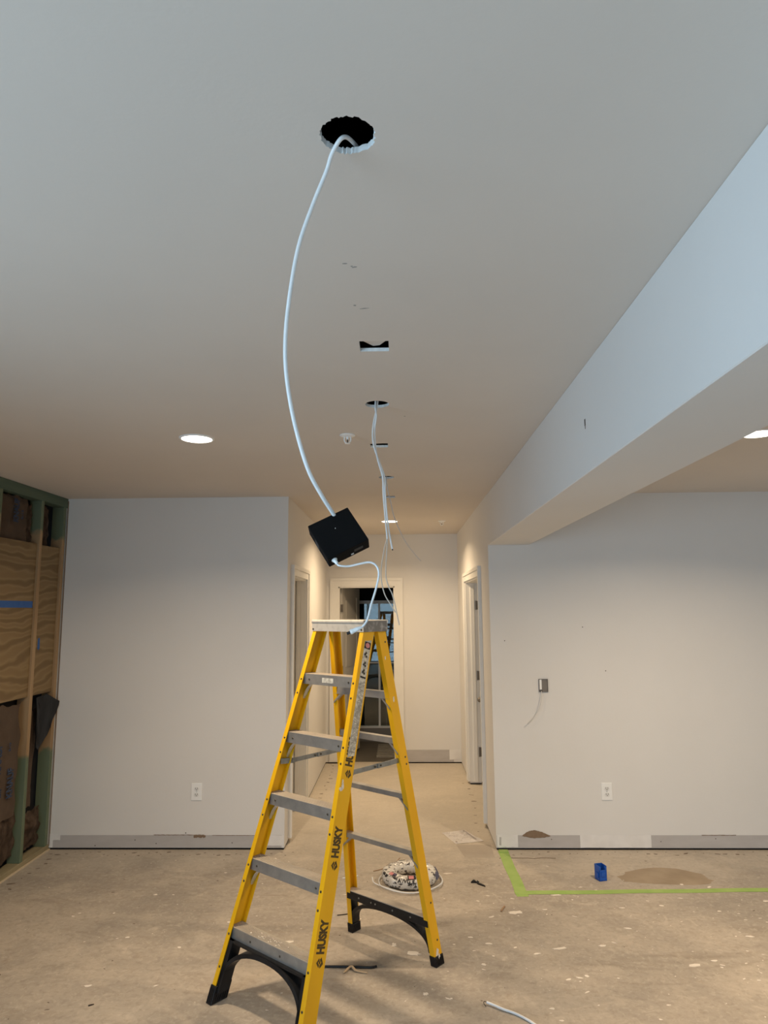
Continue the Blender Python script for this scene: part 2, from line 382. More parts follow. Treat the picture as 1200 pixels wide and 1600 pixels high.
# bent flaps of board left in the square cut-outs
bm = NB()
def flap(bm, pts):
    a = [bm.verts.new(p) for p in pts]; b = [bm.verts.new((p[0], p[1], p[2] + 0.004)) for p in pts]
    bm.faces.new(a); bm.faces.new(list(reversed(b))); n = len(a)
    for i in range(n): bm.faces.new((a[i], b[i], b[(i + 1) % n], a[(i + 1) % n]))
flap(bm, [(-0.135, 2.20, H + .014), (-0.025, 2.20, H + .014), (-0.028, 2.235, H + .018), (-0.062, 2.30, H + 0.02), (-0.085, 2.306, H + .02), (-0.13, 2.24, H + .018)])
flap(bm, [(-0.165, 3.65, H + .014), (-0.055, 3.65, H + .014), (-0.062, 3.69, H + .018), (-0.10, 3.745, H + 0.02), (-0.12, 3.748, H + .02), (-0.16, 3.745, H + .018)])
fl = struct('cut_flaps', bm, M_CEIL, ceil)
bm = NB(); rk = random.Random(21)
for (x, y, a, b) in ((-.135, 1.685, .006, .003), (-.112, 1.705, .008, .003), (-.118, 1.70, .003, .003), (-.100, 1.958, .014, .003), (-.125, 1.935, .004, .004), (.03, 3.13, .005, .004)):
    blob(bm, x, y, a, b, rk.uniform(-.2, .2), H - .0005, H + .001, rk, 9, .3)
o = struct('ceiling_scuffs', bm, mat('faint grey scuff', (.33, .32, .30), .9), ceil); o['kind'] = 'stuff'
# dark joist space above
bm = NB()
B(bm, XL - 0.35, XE + 0.15, YB - 0.15, D2 + 0.12, 2.95, 2.98)
for x in (-0.62, 0.42): B(bm, x, x + 0.038, YB, D2, H + 0.014, 2.95)
struct('trim_1', bm, M_DARK)                         # subfloor and joists over the ceiling, slab added to block the sky
bm = NB()
B(bm, XL - .36, XL - .35, YB - .15, D2 + .12, H, 2.98); B(bm, XE + .15, XE + .16, YB - .15, D2 + .12, H, 2.98)
B(bm, XL - .36, XE + .16, YB - .16, YB - .15, H, 2.98); B(bm, XL - .36, XE + .16, D2 + .12, D2 + .13, H, 2.98)
struct('trim_2', bm, M_DARK)                         # rim added to block sky light above the ceiling

G = 0.014                                            # gap under the boards where the old flooring was
def wall(name, segs, m=M_WALL, recess=None):
    bm = NB()
    for s in segs: B(bm, *s)
    return struct(name, bm, m)
# back left wall and hallway left wall (door opening 5.66-6.46)
wall('wall_back_left', [(XL - 0.02, XH, D1, D1 + 0.12, G, H)])
wall('wall_hall_left', [(XH - 0.12, XH, D1 + 0.12, 5.66, G, H), (XH - 0.12, XH, 6.46, D2, G, H), (XH - 0.12, XH, 5.66, 6.46, 2.045, H)])
wall('wall_hall_end', [(XH - 0.8, -0.736, D2, D2 + 0.12, G, H), (-0.066, XR + 1.0, D2, D2 + 0.12, G, H), (-0.736, -0.066, D2, D2 + 0.12, 2.035, H)])
wall('wall_hall_right', [(XR, XR + 0.12, D1 + 0.12, 6.02, G, H), (XR, XR + 0.12, 7.33, D2, G, H), (XR, XR + 0.12, 6.02, 7.33, 2.045, H)])
wall('wall_back_right', [(XR, XE, D1, D1 + 0.12, G, H)])
wall('wall_right', [(XE, XE + 0.12, YB, D1 + 0.12, G, H)])
struct('wall_gap_shade', (lambda bm: (B(bm, XL - .02, XH - .004, D1 + .004, D1 + .11, 0, G), B(bm, XR + .004, XE, D1 + .004, D1 + .11, 0, G), B(bm, XR + .004, XR + .11, D1 + .11, 6.0, 0, G), B(bm, XR + .004, XR + .11, 7.35, D2, 0, G), B(bm, XH - .11, XH - .004, D1 + .11, 5.64, 0, G), B(bm, XH - .11, XH - .004, 6.48, D2, 0, G), B(bm, -.0, XR, D2 + .004, D2 + .11, 0, G), bm)[-1])(NB()), M_DARK)  # near-black strips paint the shade in the gap under the boards
# wall behind the camera with the patio door
wall('wall_rear', [(XL - 0.35, WX0, YB - 0.15, YB, 0, H), (WX1, XE + 0.12, YB - 0.15, YB, 0, H), (WX0, WX1, YB - 0.15, YB, WZ1, H)])
# beam
bm = box(XR, XR + BW, YB, D1, H - BD, H); bevel(bm, 0.003, 1)
beam = struct('trim_3', bm, M_WALL)
bm = NB(); B(bm, XR - .0006, XR + .002, 2.500, 2.512, 2.437, 2.462); B(bm, XR - .0006, XR + .002, 2.503, 2.509, 2.425, 2.437)
struct('scuff', bm, M_NAIL, beam)
# closet behind the right double door, bathroom past the hallway
wall('wall_closet', [(XR + 1.0, XR + 1.12, D1 + .12, D2, 0, H)], M_WALL)
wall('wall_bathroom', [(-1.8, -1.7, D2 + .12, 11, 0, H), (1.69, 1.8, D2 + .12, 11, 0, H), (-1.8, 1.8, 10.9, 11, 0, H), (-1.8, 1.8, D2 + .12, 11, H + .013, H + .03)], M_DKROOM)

struct('floor_bathroom', box(-1.7, 1.7, D2 + .075, 10.9, -.02, .0015), mat('darker bathroom floor', (.14, .125, .105), .6, var=(.11, .10, .085), scale=5, amount=.7))  # floor colour turns darker beyond the hallway end
# baseboard bands (bare strip where the skirting was removed), patches and torn paper
def band(name, x0, x1):
    return struct(name, box(x0, x1, D1 - 0.0025, D1 - 0.0001, G + .002, 0.104), M_BAND)
bl = band('baseboard_left', XL + 0.002, XH - 0.02)
br = band('baseboard_right', XR + 0.004, XE)
rnd = random.Random(2)
def face_blob(parent, name, pts, m, d=0.0012):
    bm = NB(); prism(bm, pts, D1 - 0.0025 - d, D1 - 0.0024, 'y'); return struct(name, bm, m, parent)
def jag(x0, x1, z0, z1, j, n):
    top = [(x0 + (x1 - x0) * i / n, z1 + rnd.uniform(-j, j)) for i in range(n + 1)]
    bot = [(x0 + (x1 - x0) * i / n, z0 + rnd.uniform(-j, j)) for i in range(n, -1, -1)]
    return top + bot
face_blob(bl, 'filler_patch', jag(XL + .004, XL + .085, 0.07, 0.112, .002, 6), M_PATCH)
face_blob(bl, 'filler_patch', jag(XL + .004, XL + .03, 0.018, 0.112, .002, 4), M_PATCH, 0.0014)
face_blob(bl, 'filler_patch', jag(XH - 0.13, XH - .002, 0.03, 0.103, .001, 6), M_PATCH)
face_blob(bl, 'torn_paper', jag(-1.86, -1.49, 0.1035, 0.107, .0015, 30), M_TORN)
face_blob(bl, 'torn_paper', jag(-1.56, -1.47, 0.088, 0.106, .004, 12), M_TORN, 0.0016)
face_blob(bl, 'torn_paper', jag(-1.42, -1.02, 0.101, 0.104, .001, 30), M_TORN)
face_blob(br, 'filler_patch', jag(XR + .006, XR + .16, 0.02, 0.108, .003, 8), M_PATCH)
face_blob(br, 'filler_patch', jag(1.31, 1.83, 0.018, 0.106, .002, 14), M_PATCH)
face_blob(br, 'torn_paper', jag(2.2, 2.45, 0.102, 0.106, .001, 20), M_TORN)
face_blob(br, 'dent', [(XR + .022, .035), (XR + .036, .032), (XR + .038, .09), (XR + .024, .092)], M_BAND, .0016)
# brown bare patch shaped like a lens
pts = [(0.885 + 0.21 * i / 24, 0.098 + 0.040 * sin(pi * (i / 24) ** 0.8) + rnd.uniform(-.002, .002)) for i in range(25)]
pts += [(1.095 - 0.21 * i / 14, 0.096 - 0.012 * sin(pi * i / 14) + rnd.uniform(-.003, .003)) for i in range(1, 14)]
face_blob(br, 'bare_patch', pts, M_TORN, .002)
# small nail holes in both bands and walls
bm = NB()
for (x, z) in ((-2.30, .03), (-1.84, .045), (-1.62, .12), (-1.27, .05), (-2.0, .07)):
    cyl(bm, (x, D1 - .0030, z), (x, D1 - .0024, z), .004, seg=8)
struct('nail_holes', bm, M_NAIL, bl)
bm = NB()
for (x, z) in ((1.10, .075), (1.45, .04), (1.60, .09), (1.9, .06), (2.3, .08)):
    cyl(bm, (x, D1 - .0030, z), (x, D1 - .0024, z), .0035, seg=8)
for (x, z) in ((1.56, 1.29), (1.40, 1.62), (.80, 1.52)):
    cyl(bm, (x, D1 - .0008, z), (x, D1 + .001, z), .004, seg=8)
struct('nail_holes', bm, M_NAIL, br)
b3 = struct('baseboard_hall', box(0.04, XR - .09, D2 - .0025, D2 - .0001, G + .002, .15), M_BAND)
struct('filler_patch', box(XR - .14, XR - .01, D2 - .004, D2 - .0001, .04, .15), M_PATCH, b3)

# ------------------------------------------------------------------ doors
def casing(bm, axis, c, a0, a1, z1, face, w=0.085, t=0.018, z0=0.03):
    """flat stepped casing round an opening a0..a1; face = sign of protrusion; axis x => wall normal is x"""
    for (p0, p1, q0, q1) in ((a0 - w, a0, z0, z1 + w), (a1, a1 + w, z0, z1 + w), (a0, a1, z1, z1 + w)):
        d0, d1 = sorted((c, c + face * t)); e0, e1 = sorted((c, c + face * (t + .008)))
        if axis == 'x': B(bm, d0, d1, p0, p1, q0, q1)
        else: B(bm, p0, p1, d0, d1, q0, q1)
    o = 0.03                                         # raised back band along the outer edge
    for (p0, p1, q0, q1) in ((a0 - w, a0 - w + o, z0, z1 + w), (a1 + w - o, a1 + w, z0, z1 + w), (a0 - w + o, a1 + w - o, z1 + w - o, z1 + w)):
        e0, e1 = sorted((c + face * t, c + face * (t + .009)))
        if axis == 'x': B(bm, e0, e1, p0, p1, q0, q1)
        else: B(bm, p0, p1, e0, e1, q0, q1)
    return bm
def hinge(parent, M, name='hinge'):
    bm = NB(); B(bm, -.002, .002, -.018, .018, -.045, .045, M=M); cyl(bm, M @ Vector((.003, -.018, -.047)), M @ Vector((.003, -.018, .047)), .006, seg=10)
    for z in (-.03, 0, .03): cyl(bm, M @ Vector((.0015, .004, z)), M @ Vector((.0035, .004, z)), .0035, seg=8)
    return struct(name, bm, M_BRONZE, parent)
def leaf(name, w, M, parent):
    """panelled door leaf: local x along width, y thickness 0.035, z up"""
    bm = NB(); h = 2.0; st = .11; B(bm, 0, w, .006, .029, .0, h, M=M)
    for y0, y1 in ((0, .008), (.027, .035)):
        B(bm, 0, st, y0, y1, 0, h, M=M); B(bm, w - st, w, y0, y1, 0, h, M=M)
        for z0, z1 in ((0, .2), (.86, 1.0), (h - .12, h)): B(bm, st, w - st, y0, y1, z0, z1, M=M)
        for z0, z1 in ((.24, .82), (1.04, h - .16)): B(bm, st + .04, w - st - .04, y0 + .001, y1 - .001, z0, z1, M=M)
    return struct(name, bm, M_DOOR, parent)

# door_1: bathroom door at the hallway end
bm = casing(NB(), 'y', D2, -0.736, -0.066, 2.035, -1, w=0.100, z0=.02)
d1 = struct('door_1', bm, M_TRIM)
bm = NB(); B(bm, -.736, -.722, D2 - .005, D2 + .125, .02, 2.035); B(bm, -.080, -.066, D2 - .005, D2 + .125, .02, 2.035); B(bm, -.736, -.066, D2 - .005, D2 + .125, 2.021, 2.035)
struct('door_jamb', bm, M_TRIM, d1)
a = radians(75); Mx = Matrix.Translation((-.700, D2 + .125, .03)) @ Matrix.Rotation(a, 4, 'Z')
leaf('door_leaf', .66, Mx, d1)
for z in (1.78, 1.05, .28): hinge(d1, Matrix.Translation((-.712, D2 + .118, z)) @ Matrix.Rotation(radians(80), 4, 'Z'))
# door_2: double door on the right of the hallway
bm = casing(NB(), 'x', XR, 6.02, 7.33, 2.045, -1, w=.085, t=.020, z0=.03)
d2 = struct('door_2', bm, M_TRIM)
bm = NB(); B(bm, XR - .005, XR + .125, 6.02, 6.034, .03, 2.045); B(bm, XR - .005, XR + .125, 7.316, 7.33, .03, 2.045); B(bm, XR - .005, XR + .125, 6.02, 7.33, 2.031, 2.045)
B(bm, XR + .045, XR + .08, 7.300, 7.316, .03, 2.03); B(bm, XR + .045, XR + .08, 6.034, 6.05, .03, 2.03)
struct('door_jamb', bm, M_TRIM, d2)
Mx = Matrix.Translation((XR + .135, 7.262, .04)) @ Matrix.Rotation(radians(2), 4, 'Z')
lf = leaf('door_leaf', .60, Mx, d2)
Mx = Matrix.Translation((XR + .135, 6.055, .04)) @ Matrix.Rotation(radians(2), 4, 'Z')
leaf('door_leaf', .60, Mx, d2)
for z in (1.80, 1.08, .32): hinge(d2, Matrix.Translation((XR + .118, 7.312, z)) @ Matrix.Rotation(radians(-90), 4, 'Z'))
bm = NB(); kx, ky, kz = XR + .150, 7.262, .85
cyl(bm, (kx, ky, kz), (kx - .02, ky - .04, kz), .010, seg=12)
bmesh.ops.create_icosphere(bm, subdivisions=2, radius=.026, matrix=Matrix.Translation((kx - .045, ky - .05, kz)))
struct('door_knob', bm, M_BRONZE, d2, smooth=True)
# door_3: closed door on the left of the hallway
bm = casing(NB(), 'x', XH, 5.66, 6.46, 2.045, 1, w=.085, t=.020, z0=.03)
d3 = struct('door_3', bm, M_TRIM)
bm = NB(); B(bm, XH - .125, XH + .005, 5.66, 5.674, .03, 2.045); B(bm, XH - .125, XH + .005, 6.446, 6.46, .03, 2.045); B(bm, XH - .125, XH + .005, 5.66, 6.46, 2.031, 2.045)
B(bm, XH - .08, XH - .045, 6.430, 6.446, .03, 2.03)
struct('door_jamb', bm, M_TRIM, d3)
leaf('door_leaf', .77, Matrix.Translation((XH - .09, 5.675, .03)) @ Matrix.Rotation(radians(90), 4, 'Z'), d3)
# door_4: sliding patio door behind the camera, where the daylight comes in
bm = NB()
for x0, x1 in ((WX0, WX0 + .06), ((WX0 + WX1) / 2 - .04, (WX0 + WX1) / 2 + .04), (WX1 - .06, WX1)): B(bm, x0, x1, YB - .11, YB - .05, .0, WZ1)
B(bm, WX0, WX1, YB - .11, YB - .05, 0, .07); B(bm, WX0, WX1, YB - .11, YB - .05, WZ1 - .07, WZ1)
d4 = struct('door_4', bm, M_TRIM)
struct('glass_pane', box(WX0 + .05, WX1 - .05, YB - .082, YB - .078, .06, WZ1 - .06), M_GLASS, d4)

# ------------------------------------------------------------------ bathroom: shower enclosure and mat
sh = thing('shower_enclosure', 'white framed glass shower enclosure on a grey curb, seen through the hallway end doorway', 'shower', (-0.45, 9.62, 0))
SX0, SX1 = -1.2, 1.2
bm = box(SX0, SX1, 0, .10, 0, .175); bevel(bm, .006); obj('curb', bm, mat('grey shower base', (.20, .19, .18), .5), sh)
bm = NB(); B(bm, SX0, SX1, .01, .08, 1.84, 1.885); B(bm, SX0, SX1, .01, .08, .176, .20)
for x in (-1.19, .145, 1.17): B(bm, x, x + .026, .02, .07, .20, 1.84)
B(bm, SX0, SX1, .035, .050, 1.030, 1.045)
obj('frame', bm, M_FRAME, sh)
bm = NB(); B(bm, SX0 + .02, SX1 - .02, .042, .046, .20, 1.84); obj('glass_panel', bm, M_SHOWERG, sh)
bm = NB()
for i in range(7):
    B(bm, .22, 1.1, .9, .96, .45 + .2 * i, .462 + .2 * i)
for x in (.22, 1.08): B(bm, x, x + .02, .9, .96, .2, 1.75)
tag(obj('shelf_rack', bm, mat('dark rack metal', (.10, .11, .12), .4), None), 'dark slatted rack standing inside the dim shower behind the glass', 'rack')
o = bpy.data.objects['shelf_rack']; o.location = (-0.45, 9.62, -.2)
bm = NB()
B(bm, -.12, .12, 0, .80, 0, .006)
for i in range(7): B(bm, -.118, .118, .03 + i * .112, .09 + i * .112, .005, .018)
bevel(bm, .003, 1)
bt = tag(obj('ribbed_mat', bm, M_MAT), 'grey ribbed mat lying on the floor inside the hallway end doorway', 'mat'); bt.location = (-.185, 8.60, .0015)

# ------------------------------------------------------------------ ceiling fixtures
def downlight(x, y, power, label, group='lit recessed ceiling lights', color=WARM):
    t = thing('recessed_light', label, 'ceiling light', (x, y, H), 0, group)
    bm = lathe(NB(), [(.078, -.0035), (.0795, -.006), (.086, -.006), (.0905, -.003), (.091, 0), (.078, 0), (.078, -.0035)], seg=48); obj('trim_ring', bm, M_WHT, t, smooth=True)
    bm = lathe(NB(), [(0, -.004), (.078, -.004), (.078, -.001), (0, -.001)], seg=48); obj('lens', bm, M_LENS, t)
    l = area_light('lamp_glow', (0, 0, -.012), (0, 0, 0), .15, .15, power, color, 'DISK', radians(150), t)
    return t
downlight(-1.055, 3.50, DOWN_W, 'round lit recessed ceiling light above the left half of the room')
downlight(-0.100, 7.02, HALL_W, 'round lit recessed ceiling light in the hallway, behind the hanging wires', color=HALL_C)
downlight(1.875, 3.54, DOWN_W * 1.4, 'round lit recessed ceiling light at the right edge, half hidden by the beam')

def sprinkler(x, y, label):
    t = thing('fire_sprinkler', label, 'sprinkler', (x, y, H), 0, 'ceiling sprinklers')
    bm = lathe(NB(), [(0, 0), (.040, 0), (.041, -.003), (.036, -.006), (.018, -.010), (.013, -.010), (0, -.010)], seg=32); obj('escutcheon', bm, M_WHT, t, smooth=True)
    bm = NB()
    tube(bm, [(-.014, 0, -.008), (-.017, 0, -.022), (-.013, 0, -.036), (0, 0, -.044), (.013, 0, -.036), (.017, 0, -.022), (.014, 0, -.008)], .0032, 8)
    cyl(bm, (0, 0, -.008), (0, 0, -.024), .006, seg=10); obj('frame', bm, M_WHT, t, smooth=True)
    obj('bulb', cyl(NB(), (0, 0, -.024), (0, 0, -.040), .003, seg=8), M_BOLT, t)
    obj('deflector', lathe(NB(), [(0, -.043), (.014, -.043), (.014, -.046), (0, -.046)], seg=16), M_WHT, t)
    return t
sprinkler(-.263, 3.47, 'white ceiling sprinkler head left of the twisted hanging cables')
sprinkler(.437, 7.05, 'small ceiling sprinkler at the far end of the hallway ceiling')

# ------------------------------------------------------------------ hanging wires
rt = thing('cable_drop', 'thick white cable curving down from the ragged ceiling hole to a black box', 'cable', (-.09, 1.2, H))
def rel(pts, o): return [(p[0] - o[0], p[1] - o[1], p[2] - o[2]) for p in pts]
O = (-.09, 1.2, H)
cpts = [(-.03, 1.44, 2.69), (-.06, 1.32, 2.690), (-.084, 1.245, 2.682), (-0.1009, 1.2, 2.6588), (-0.122, 1.2182, 2.640), (-0.1352, 1.2364, 2.6139), (-0.1621, 1.2545, 2.5598), (-0.1929, 1.2727, 2.4815), (-0.2124, 1.2909, 2.3885), (-0.2232, 1.3091, 2.303), (-0.2227, 1.3273, 2.2297), (-0.2091, 1.3455, 2.1422), (-0.1849, 1.3636, 2.0537), (-0.1608, 1.392, 2.0041), (-0.1376, 1.430, 1.966), (-.134, 1.442, 1.955)]
obj('cable', tube(NB(), rel(cpts, O), .0042, 12), M_CORD, rt, smooth=True)

e1 = Vector((0.08155309, 0.01988831, 0.04187914)); e2 = Vector((0.04651551, -0.03805302, -0.07234456)); wv = Vector((0.00055155, 0.02868457, -0.01461336))
L = e1.length; W = wv.length; fc = Vector((-0.12650798, 1.40951427, 1.92556457))
tb = thing('driver_box', 'square matt black electronics box hanging tilted on the thick white cable', 'electronics box', fc + wv / 2)
Mb = basis((0, 0, 0), e1, e2, wv)
bm = box(-L / 2, L / 2, -L / 2, L / 2, -W / 2, W / 2); bevel(bm, .0018, 2)
bmesh.ops.transform(bm, matrix=Mb, verts=bm.verts[:]); obj('case', bm, M_BOX, tb)
bm = NB(); B(bm, -L / 2 - .0006, -L / 2 + .002, -.012, .004, -W / 2 + .006, W / 2 - .004, M=Mb); obj('side_slot', bm, mat('slot grey', (.03, .03, .03), .6), tb)
bm = NB(); B(bm, .012, .032, L / 2 - .001, L / 2 + .0005, -.004, .004, M=Mb); obj('vent_slot', bm, mat('slot grey', (.03, .03, .03), .6), tb)
bm = NB(); B(bm, .004, .010, L / 2 - .001, L / 2 + .0008, .006, .010, M=Mb); obj('status_light', bm, mat('pale indicator', (.6, .6, .58), .4), tb)
bm = NB(); cyl(bm, Mb @ Vector((.0, -.012, -W / 2 - .0004)), Mb @ Vector((.0, -.012, -W / 2 + .001)), .0010, seg=8)
obj('status_light', bm, mat('pale indicator', (.6, .6, .58), .4), tb)
bm = NB(); c0 = Vector((-.36 * L, L / 2, -.1 * W))
cyl(bm, Mb @ (c0 + Vector((0, -.002, 0))), Mb @ (c0 + Vector((0, .002, 0))), .0062, .0060, 20)
cyl(bm, Mb @ (c0 + Vector((0, .002, 0))), Mb @ (c0 + Vector((0.001, .0115, 0))), .0045, .0030, 20)
obj('strain_relief', bm, M_WHT, tb, smooth=True)
s0 = (fc + wv / 2) + (Mb @ (c0 + Vector((.001, .010, 0))))
cp = [tuple(s0), (-0.1216, 1.382, 1.8560), (-0.1023, 1.385, 1.8545), (-0.0804, 1.385, 1.8590), (-0.0598, 1.385, 1.862), (-0.0469, 1.385, 1.8549), (-0.0419, 1.385, 1.8383), (-0.0472, 1.385, 1.8115), (-0.0576, 1.385, 1.7774), (-0.0653, 1.385, 1.7484), (-0.0745, 1.385, 1.7350), (-.080, 1.385, 1.7315)]
oc = tuple(fc + wv / 2)
obj('output_lead', tube(NB(), rel(cp, oc), .0021, 10), M_CORD, tb, smooth=True)
bm = NB(); pa, pb = Vector((-.0775, 1.385, 1.7332)), Vector((-.1045, 1.385, 1.7215)); d = (pb - pa); oo = Vector(oc)
cyl(bm, pa - oo, pa + d * .25 - oo, .0028, .0044, 16); cyl(bm, pa + d * .25 - oo, pa + d * .62 - oo, .0044, .0046, 16); cyl(bm, pa + d * .62 - oo, pa + d * .80 - oo, .0052, .0052, 16)
plug = obj('barrel_plug', bm, M_WHT, tb, smooth=True)
bm = NB(); cyl(bm, pa + d * .80 - oo, pa + d * 1.05 - oo, .0029, .0029, 14)
o = obj('plug_tip', bm, M_BLK, tb); o['label'] = 'black tip of the plug'

def hang(label, pts, r, m, ends=None, name='hanging_cable', group=None, extra=()):
    o0 = pts[0]; t = thing(name, label, 'cable', (o0[0], o0[1], H), 0, group)
    q = rel([(o0[0] + .01, o0[1] + .01, H + .10)] + pts, (o0[0], o0[1], H))
    obj('jacket', tube(NB(), q, r, 10), m, t, smooth=True)
    if ends:
        a, b = Vector(q[-2]), Vector(q[-1]); dd = (b - a).normalized()
        obj('cut_end', cyl(NB(), b - dd * .001, b + dd * .006, r * .75, r * .7, 8), ends, t)
    for ex in extra: obj('conductor', tube(NB(), rel(ex, (o0[0], o0[1], H)), .0024, 8), M_COPPER, t, smooth=True)
    return t
hang('white hanging cable from the middle round hole ending in a dark cut tip',
     [(-0.092, 2.94, 2.655), (-0.108, 2.94, 2.58), (-0.113, 2.936, 2.522), (-0.106, 2.935, 2.465), (-0.084, 2.944, 2.402), (-0.062, 2.944, 2.336), (-0.060, 2.94, 2.266), (-0.054, 2.94, 2.182), (-0.045, 2.94, 2.099), (-0.031, 2.94, 2.022)], .0038, M_CORD, M_BLK, group=None)
hang('white hanging cable twisted round its neighbour and splitting into thin conductors',
     [(-0.100, 2.93, 2.652), (-0.096, 2.93, 2.605), (-0.104, 2.944, 2.548), (-0.101, 2.946, 2.476), (-0.091, 2.934, 2.411), (-0.070, 2.932, 2.334), (-0.068, 2.944, 2.264), (-0.062, 2.946, 2.181), (-0.056, 2.93, 2.112), (-0.052, 2.93, 2.065)], .0038, M_CORD,
     extra=([(-0.052, 2.93, 2.070), (-0.066, 2.93, 2.016), (-0.080, 2.93, 1.918), (-0.067, 2.93, 1.837), (-0.041, 2.93, 1.789), (-0.02, 2.93, 1.754)], [(-0.051, 2.93, 2.070), (-0.056, 2.93, 1.988), (-0.059, 2.93, 1.907), (-0.046, 2.93, 1.858), (-0.03, 2.93, 1.821), (-0.004, 2.93, 1.701)]))
hang('thin grey cable from the farthest round hole, its loose end curling to the right',
     [(-0.084, 4.64, 2.655), (-0.080, 4.64, 2.588), (-0.059, 4.64, 2.5), (-0.034, 4.64, 2.385), (0.025, 4.64, 2.245), (0.089, 4.64, 2.149), (0.144, 4.64, 2.084)], .0032, M_GREYC)

# ------------------------------------------------------------------ ladder
LP = dict(Ox=-0.6614, Oy=3.2006, psi=-0.6958, wb=.2909, wt=.167, yt=.5263, dz=.2843, z1=.2738, rb=.2894, yb=.9828, rt=.165, yrt=.6966)
HT = 1.66
wf = lambda z: LP['wb'] + (LP['wt'] - LP['wb']) * z / HT
yf = lambda z: LP['yt'] * z / HT
wr = lambda z: LP['rb'] + (LP['rt'] - LP['rb']) * z / HT
yr = lambda z: LP['yb'] + (LP['yrt'] - LP['yb']) * z / HT
lad = thing('step_ladder', 'yellow fibreglass step ladder with grey metal steps and black feet standing open', 'ladder', (LP['Ox'], LP['Oy'], 0), LP['psi'])

def channel(s, w, y, z0, z1, uo, ui, v0, v1, t):
    bm = NB()
    prof = [(ui, v0), (uo, v0), (uo, v1), (ui, v1), (ui, v1 - t), (uo - t, v1 - t), (uo - t, v0 + t), (ui, v0 + t)]
    R = [[bm.verts.new((s * (w(z) + u), y(z) + v, z)) for u, v in prof] for z in (z0, z1)]
    n = len(prof)
    bm.faces.new(R[0]); bm.faces.new(list(reversed(R[1])))
    for i in range(n): bm.faces.new((R[0][i], R[0][(i + 1) % n], R[1][(i + 1) % n], R[1][i]))
    return bm
rails = {}
FD, RD = 0.081, 0.060
for s in (-1, 1):
    bm = channel(s, wf, yf, .02, 1.690, .016, -.010, 0, FD, .0045)
    rails[s] = obj('front_rail', bm, M_YEL, lad)
    bm = channel(s, wr, yr, .02, 1.690, .014, -.016, -RD, 0, .004)
    rails[2 * s] = obj('rear_rail', bm, M_YEL, lad)
# rivets on the front flanges and webs
def rivets(parent, pts, n):
    n = Vector(n).normalized()
    for p in pts:
        p = Vector(p); obj('rivet', cyl(NB(), p - n * .001, p + n * .0018, .0062, .0045, 10), M_BOLT, parent)
for s in (-1, 1):
    pts = []
    for i in range(5):
        z = LP['z1'] + i * LP['dz']; pts.append((s * (wf(z) + .001), yf(z), z)); z -= .068 if i else .13; pts.append((s * (wf(z) + .001), yf(z), z))
    rivets(rails[s], pts, (0, -1, 0))
    rivets(rails[2 * s], [(s * (wr(z) + .0135), yr(z) - .018, z) for z in (1.02, .985, .30, .12, 1.60)], (s, 0, 0))
# steps
for i in range(5):
    zc = LP['z1'] + i * LP['dz']; zt = zc + .0275; hw = wf(zc) + .0105; y0 = yf(zt) + .0055; dp = .068
    zb = zt - (.052 if i else .050)
    bm = NB()
    prof = [(y0, zb), (y0 + .003, zb), (y0 + .003, zt - .004), (y0 + dp - .003, zt - .004), (y0 + dp - .003, zb), (y0 + dp, zb), (y0 + dp, zt)]
    k = 8                                            # ribbed tread
    for j in range(k):
        ya = y0 + dp - (j + .5) * dp / k
        prof += [(ya + .0022, zt), (ya + .0016, zt + .0016), (ya - .0016, zt + .0016), (ya - .0022, zt)]
    prof.append((y0, zt))
    prism(bm, prof, -hw, hw, 'x')
    for f in bm.faces:
        c = f.calc_center_median(); f.material_index = 1 if (c.z > zt - .001 and abs(c.x) < hw - .002) else 0
    st = obj('step', bm, M_ALU, lad, mats=[M_ALU, M_TREAD])
    rivets(st, [(x, y0, zc) for x in ((-hw + .055, hw - .055) if i else (-.13, .075))], (0, -1, 0))
    if i:
        for s in (-1, 1):
            br_ = NB()
            for yy in (y0 + .016,):
                P = [(s * (hw - .062), zb + .010), (s * (hw - .048), zb - .002), (s * (hw - .018), zb - .030), (s * (wf(zc - .09) + .009), zb - .068), (s * (wf(zc - .1) + .010), zb - .078)]
                q = [Vector((a, yy + .010 * 0, b)) for a, b in P]; q = catmull(q, 5)
                L_, R_ = [], []
                for a in q:
                    L_.append((br_.verts.new((a.x, yy, a.z)), br_.verts.new((a.x, yy + .020, a.z)), br_.verts.new((a.x + s * .003, yy + .020, a.z + .0025)), br_.verts.new((a.x + s * .003, yy, a.z + .0025))))
                for a, b in zip(L_, L_[1:]):
                    for t_ in range(4): br_.faces.new((a[t_], a[(t_ + 1) % 4], b[(t_ + 1) % 4], b[t_]))
                br_.faces.new(L_[0]); br_.faces.new(list(reversed(L_[-1])))
            obj('brace', br_, M_CAP, st)
    if i == 4:
        lb = obj('sticker', box(-.045, .035, y0 - .0008, y0, zc - .011, zc + .013), M_LBL, st); lb['label'] = 'small white sticker on the top step'
    if i in (0,):
        bm = NB(); rn = random.Random(9)
        for _ in range(26): blob(bm, rn.uniform(-.15, .12), y0 + rn.uniform(.01, .06), rn.uniform(.002, .008), rn.uniform(.001, .0025), rn.uniform(-.4, .4), zt + .0012, zt + .0022, rn, 8)
        obj('paint_splatter', bm, M_TWHITE, st)['kind'] = 'stuff'

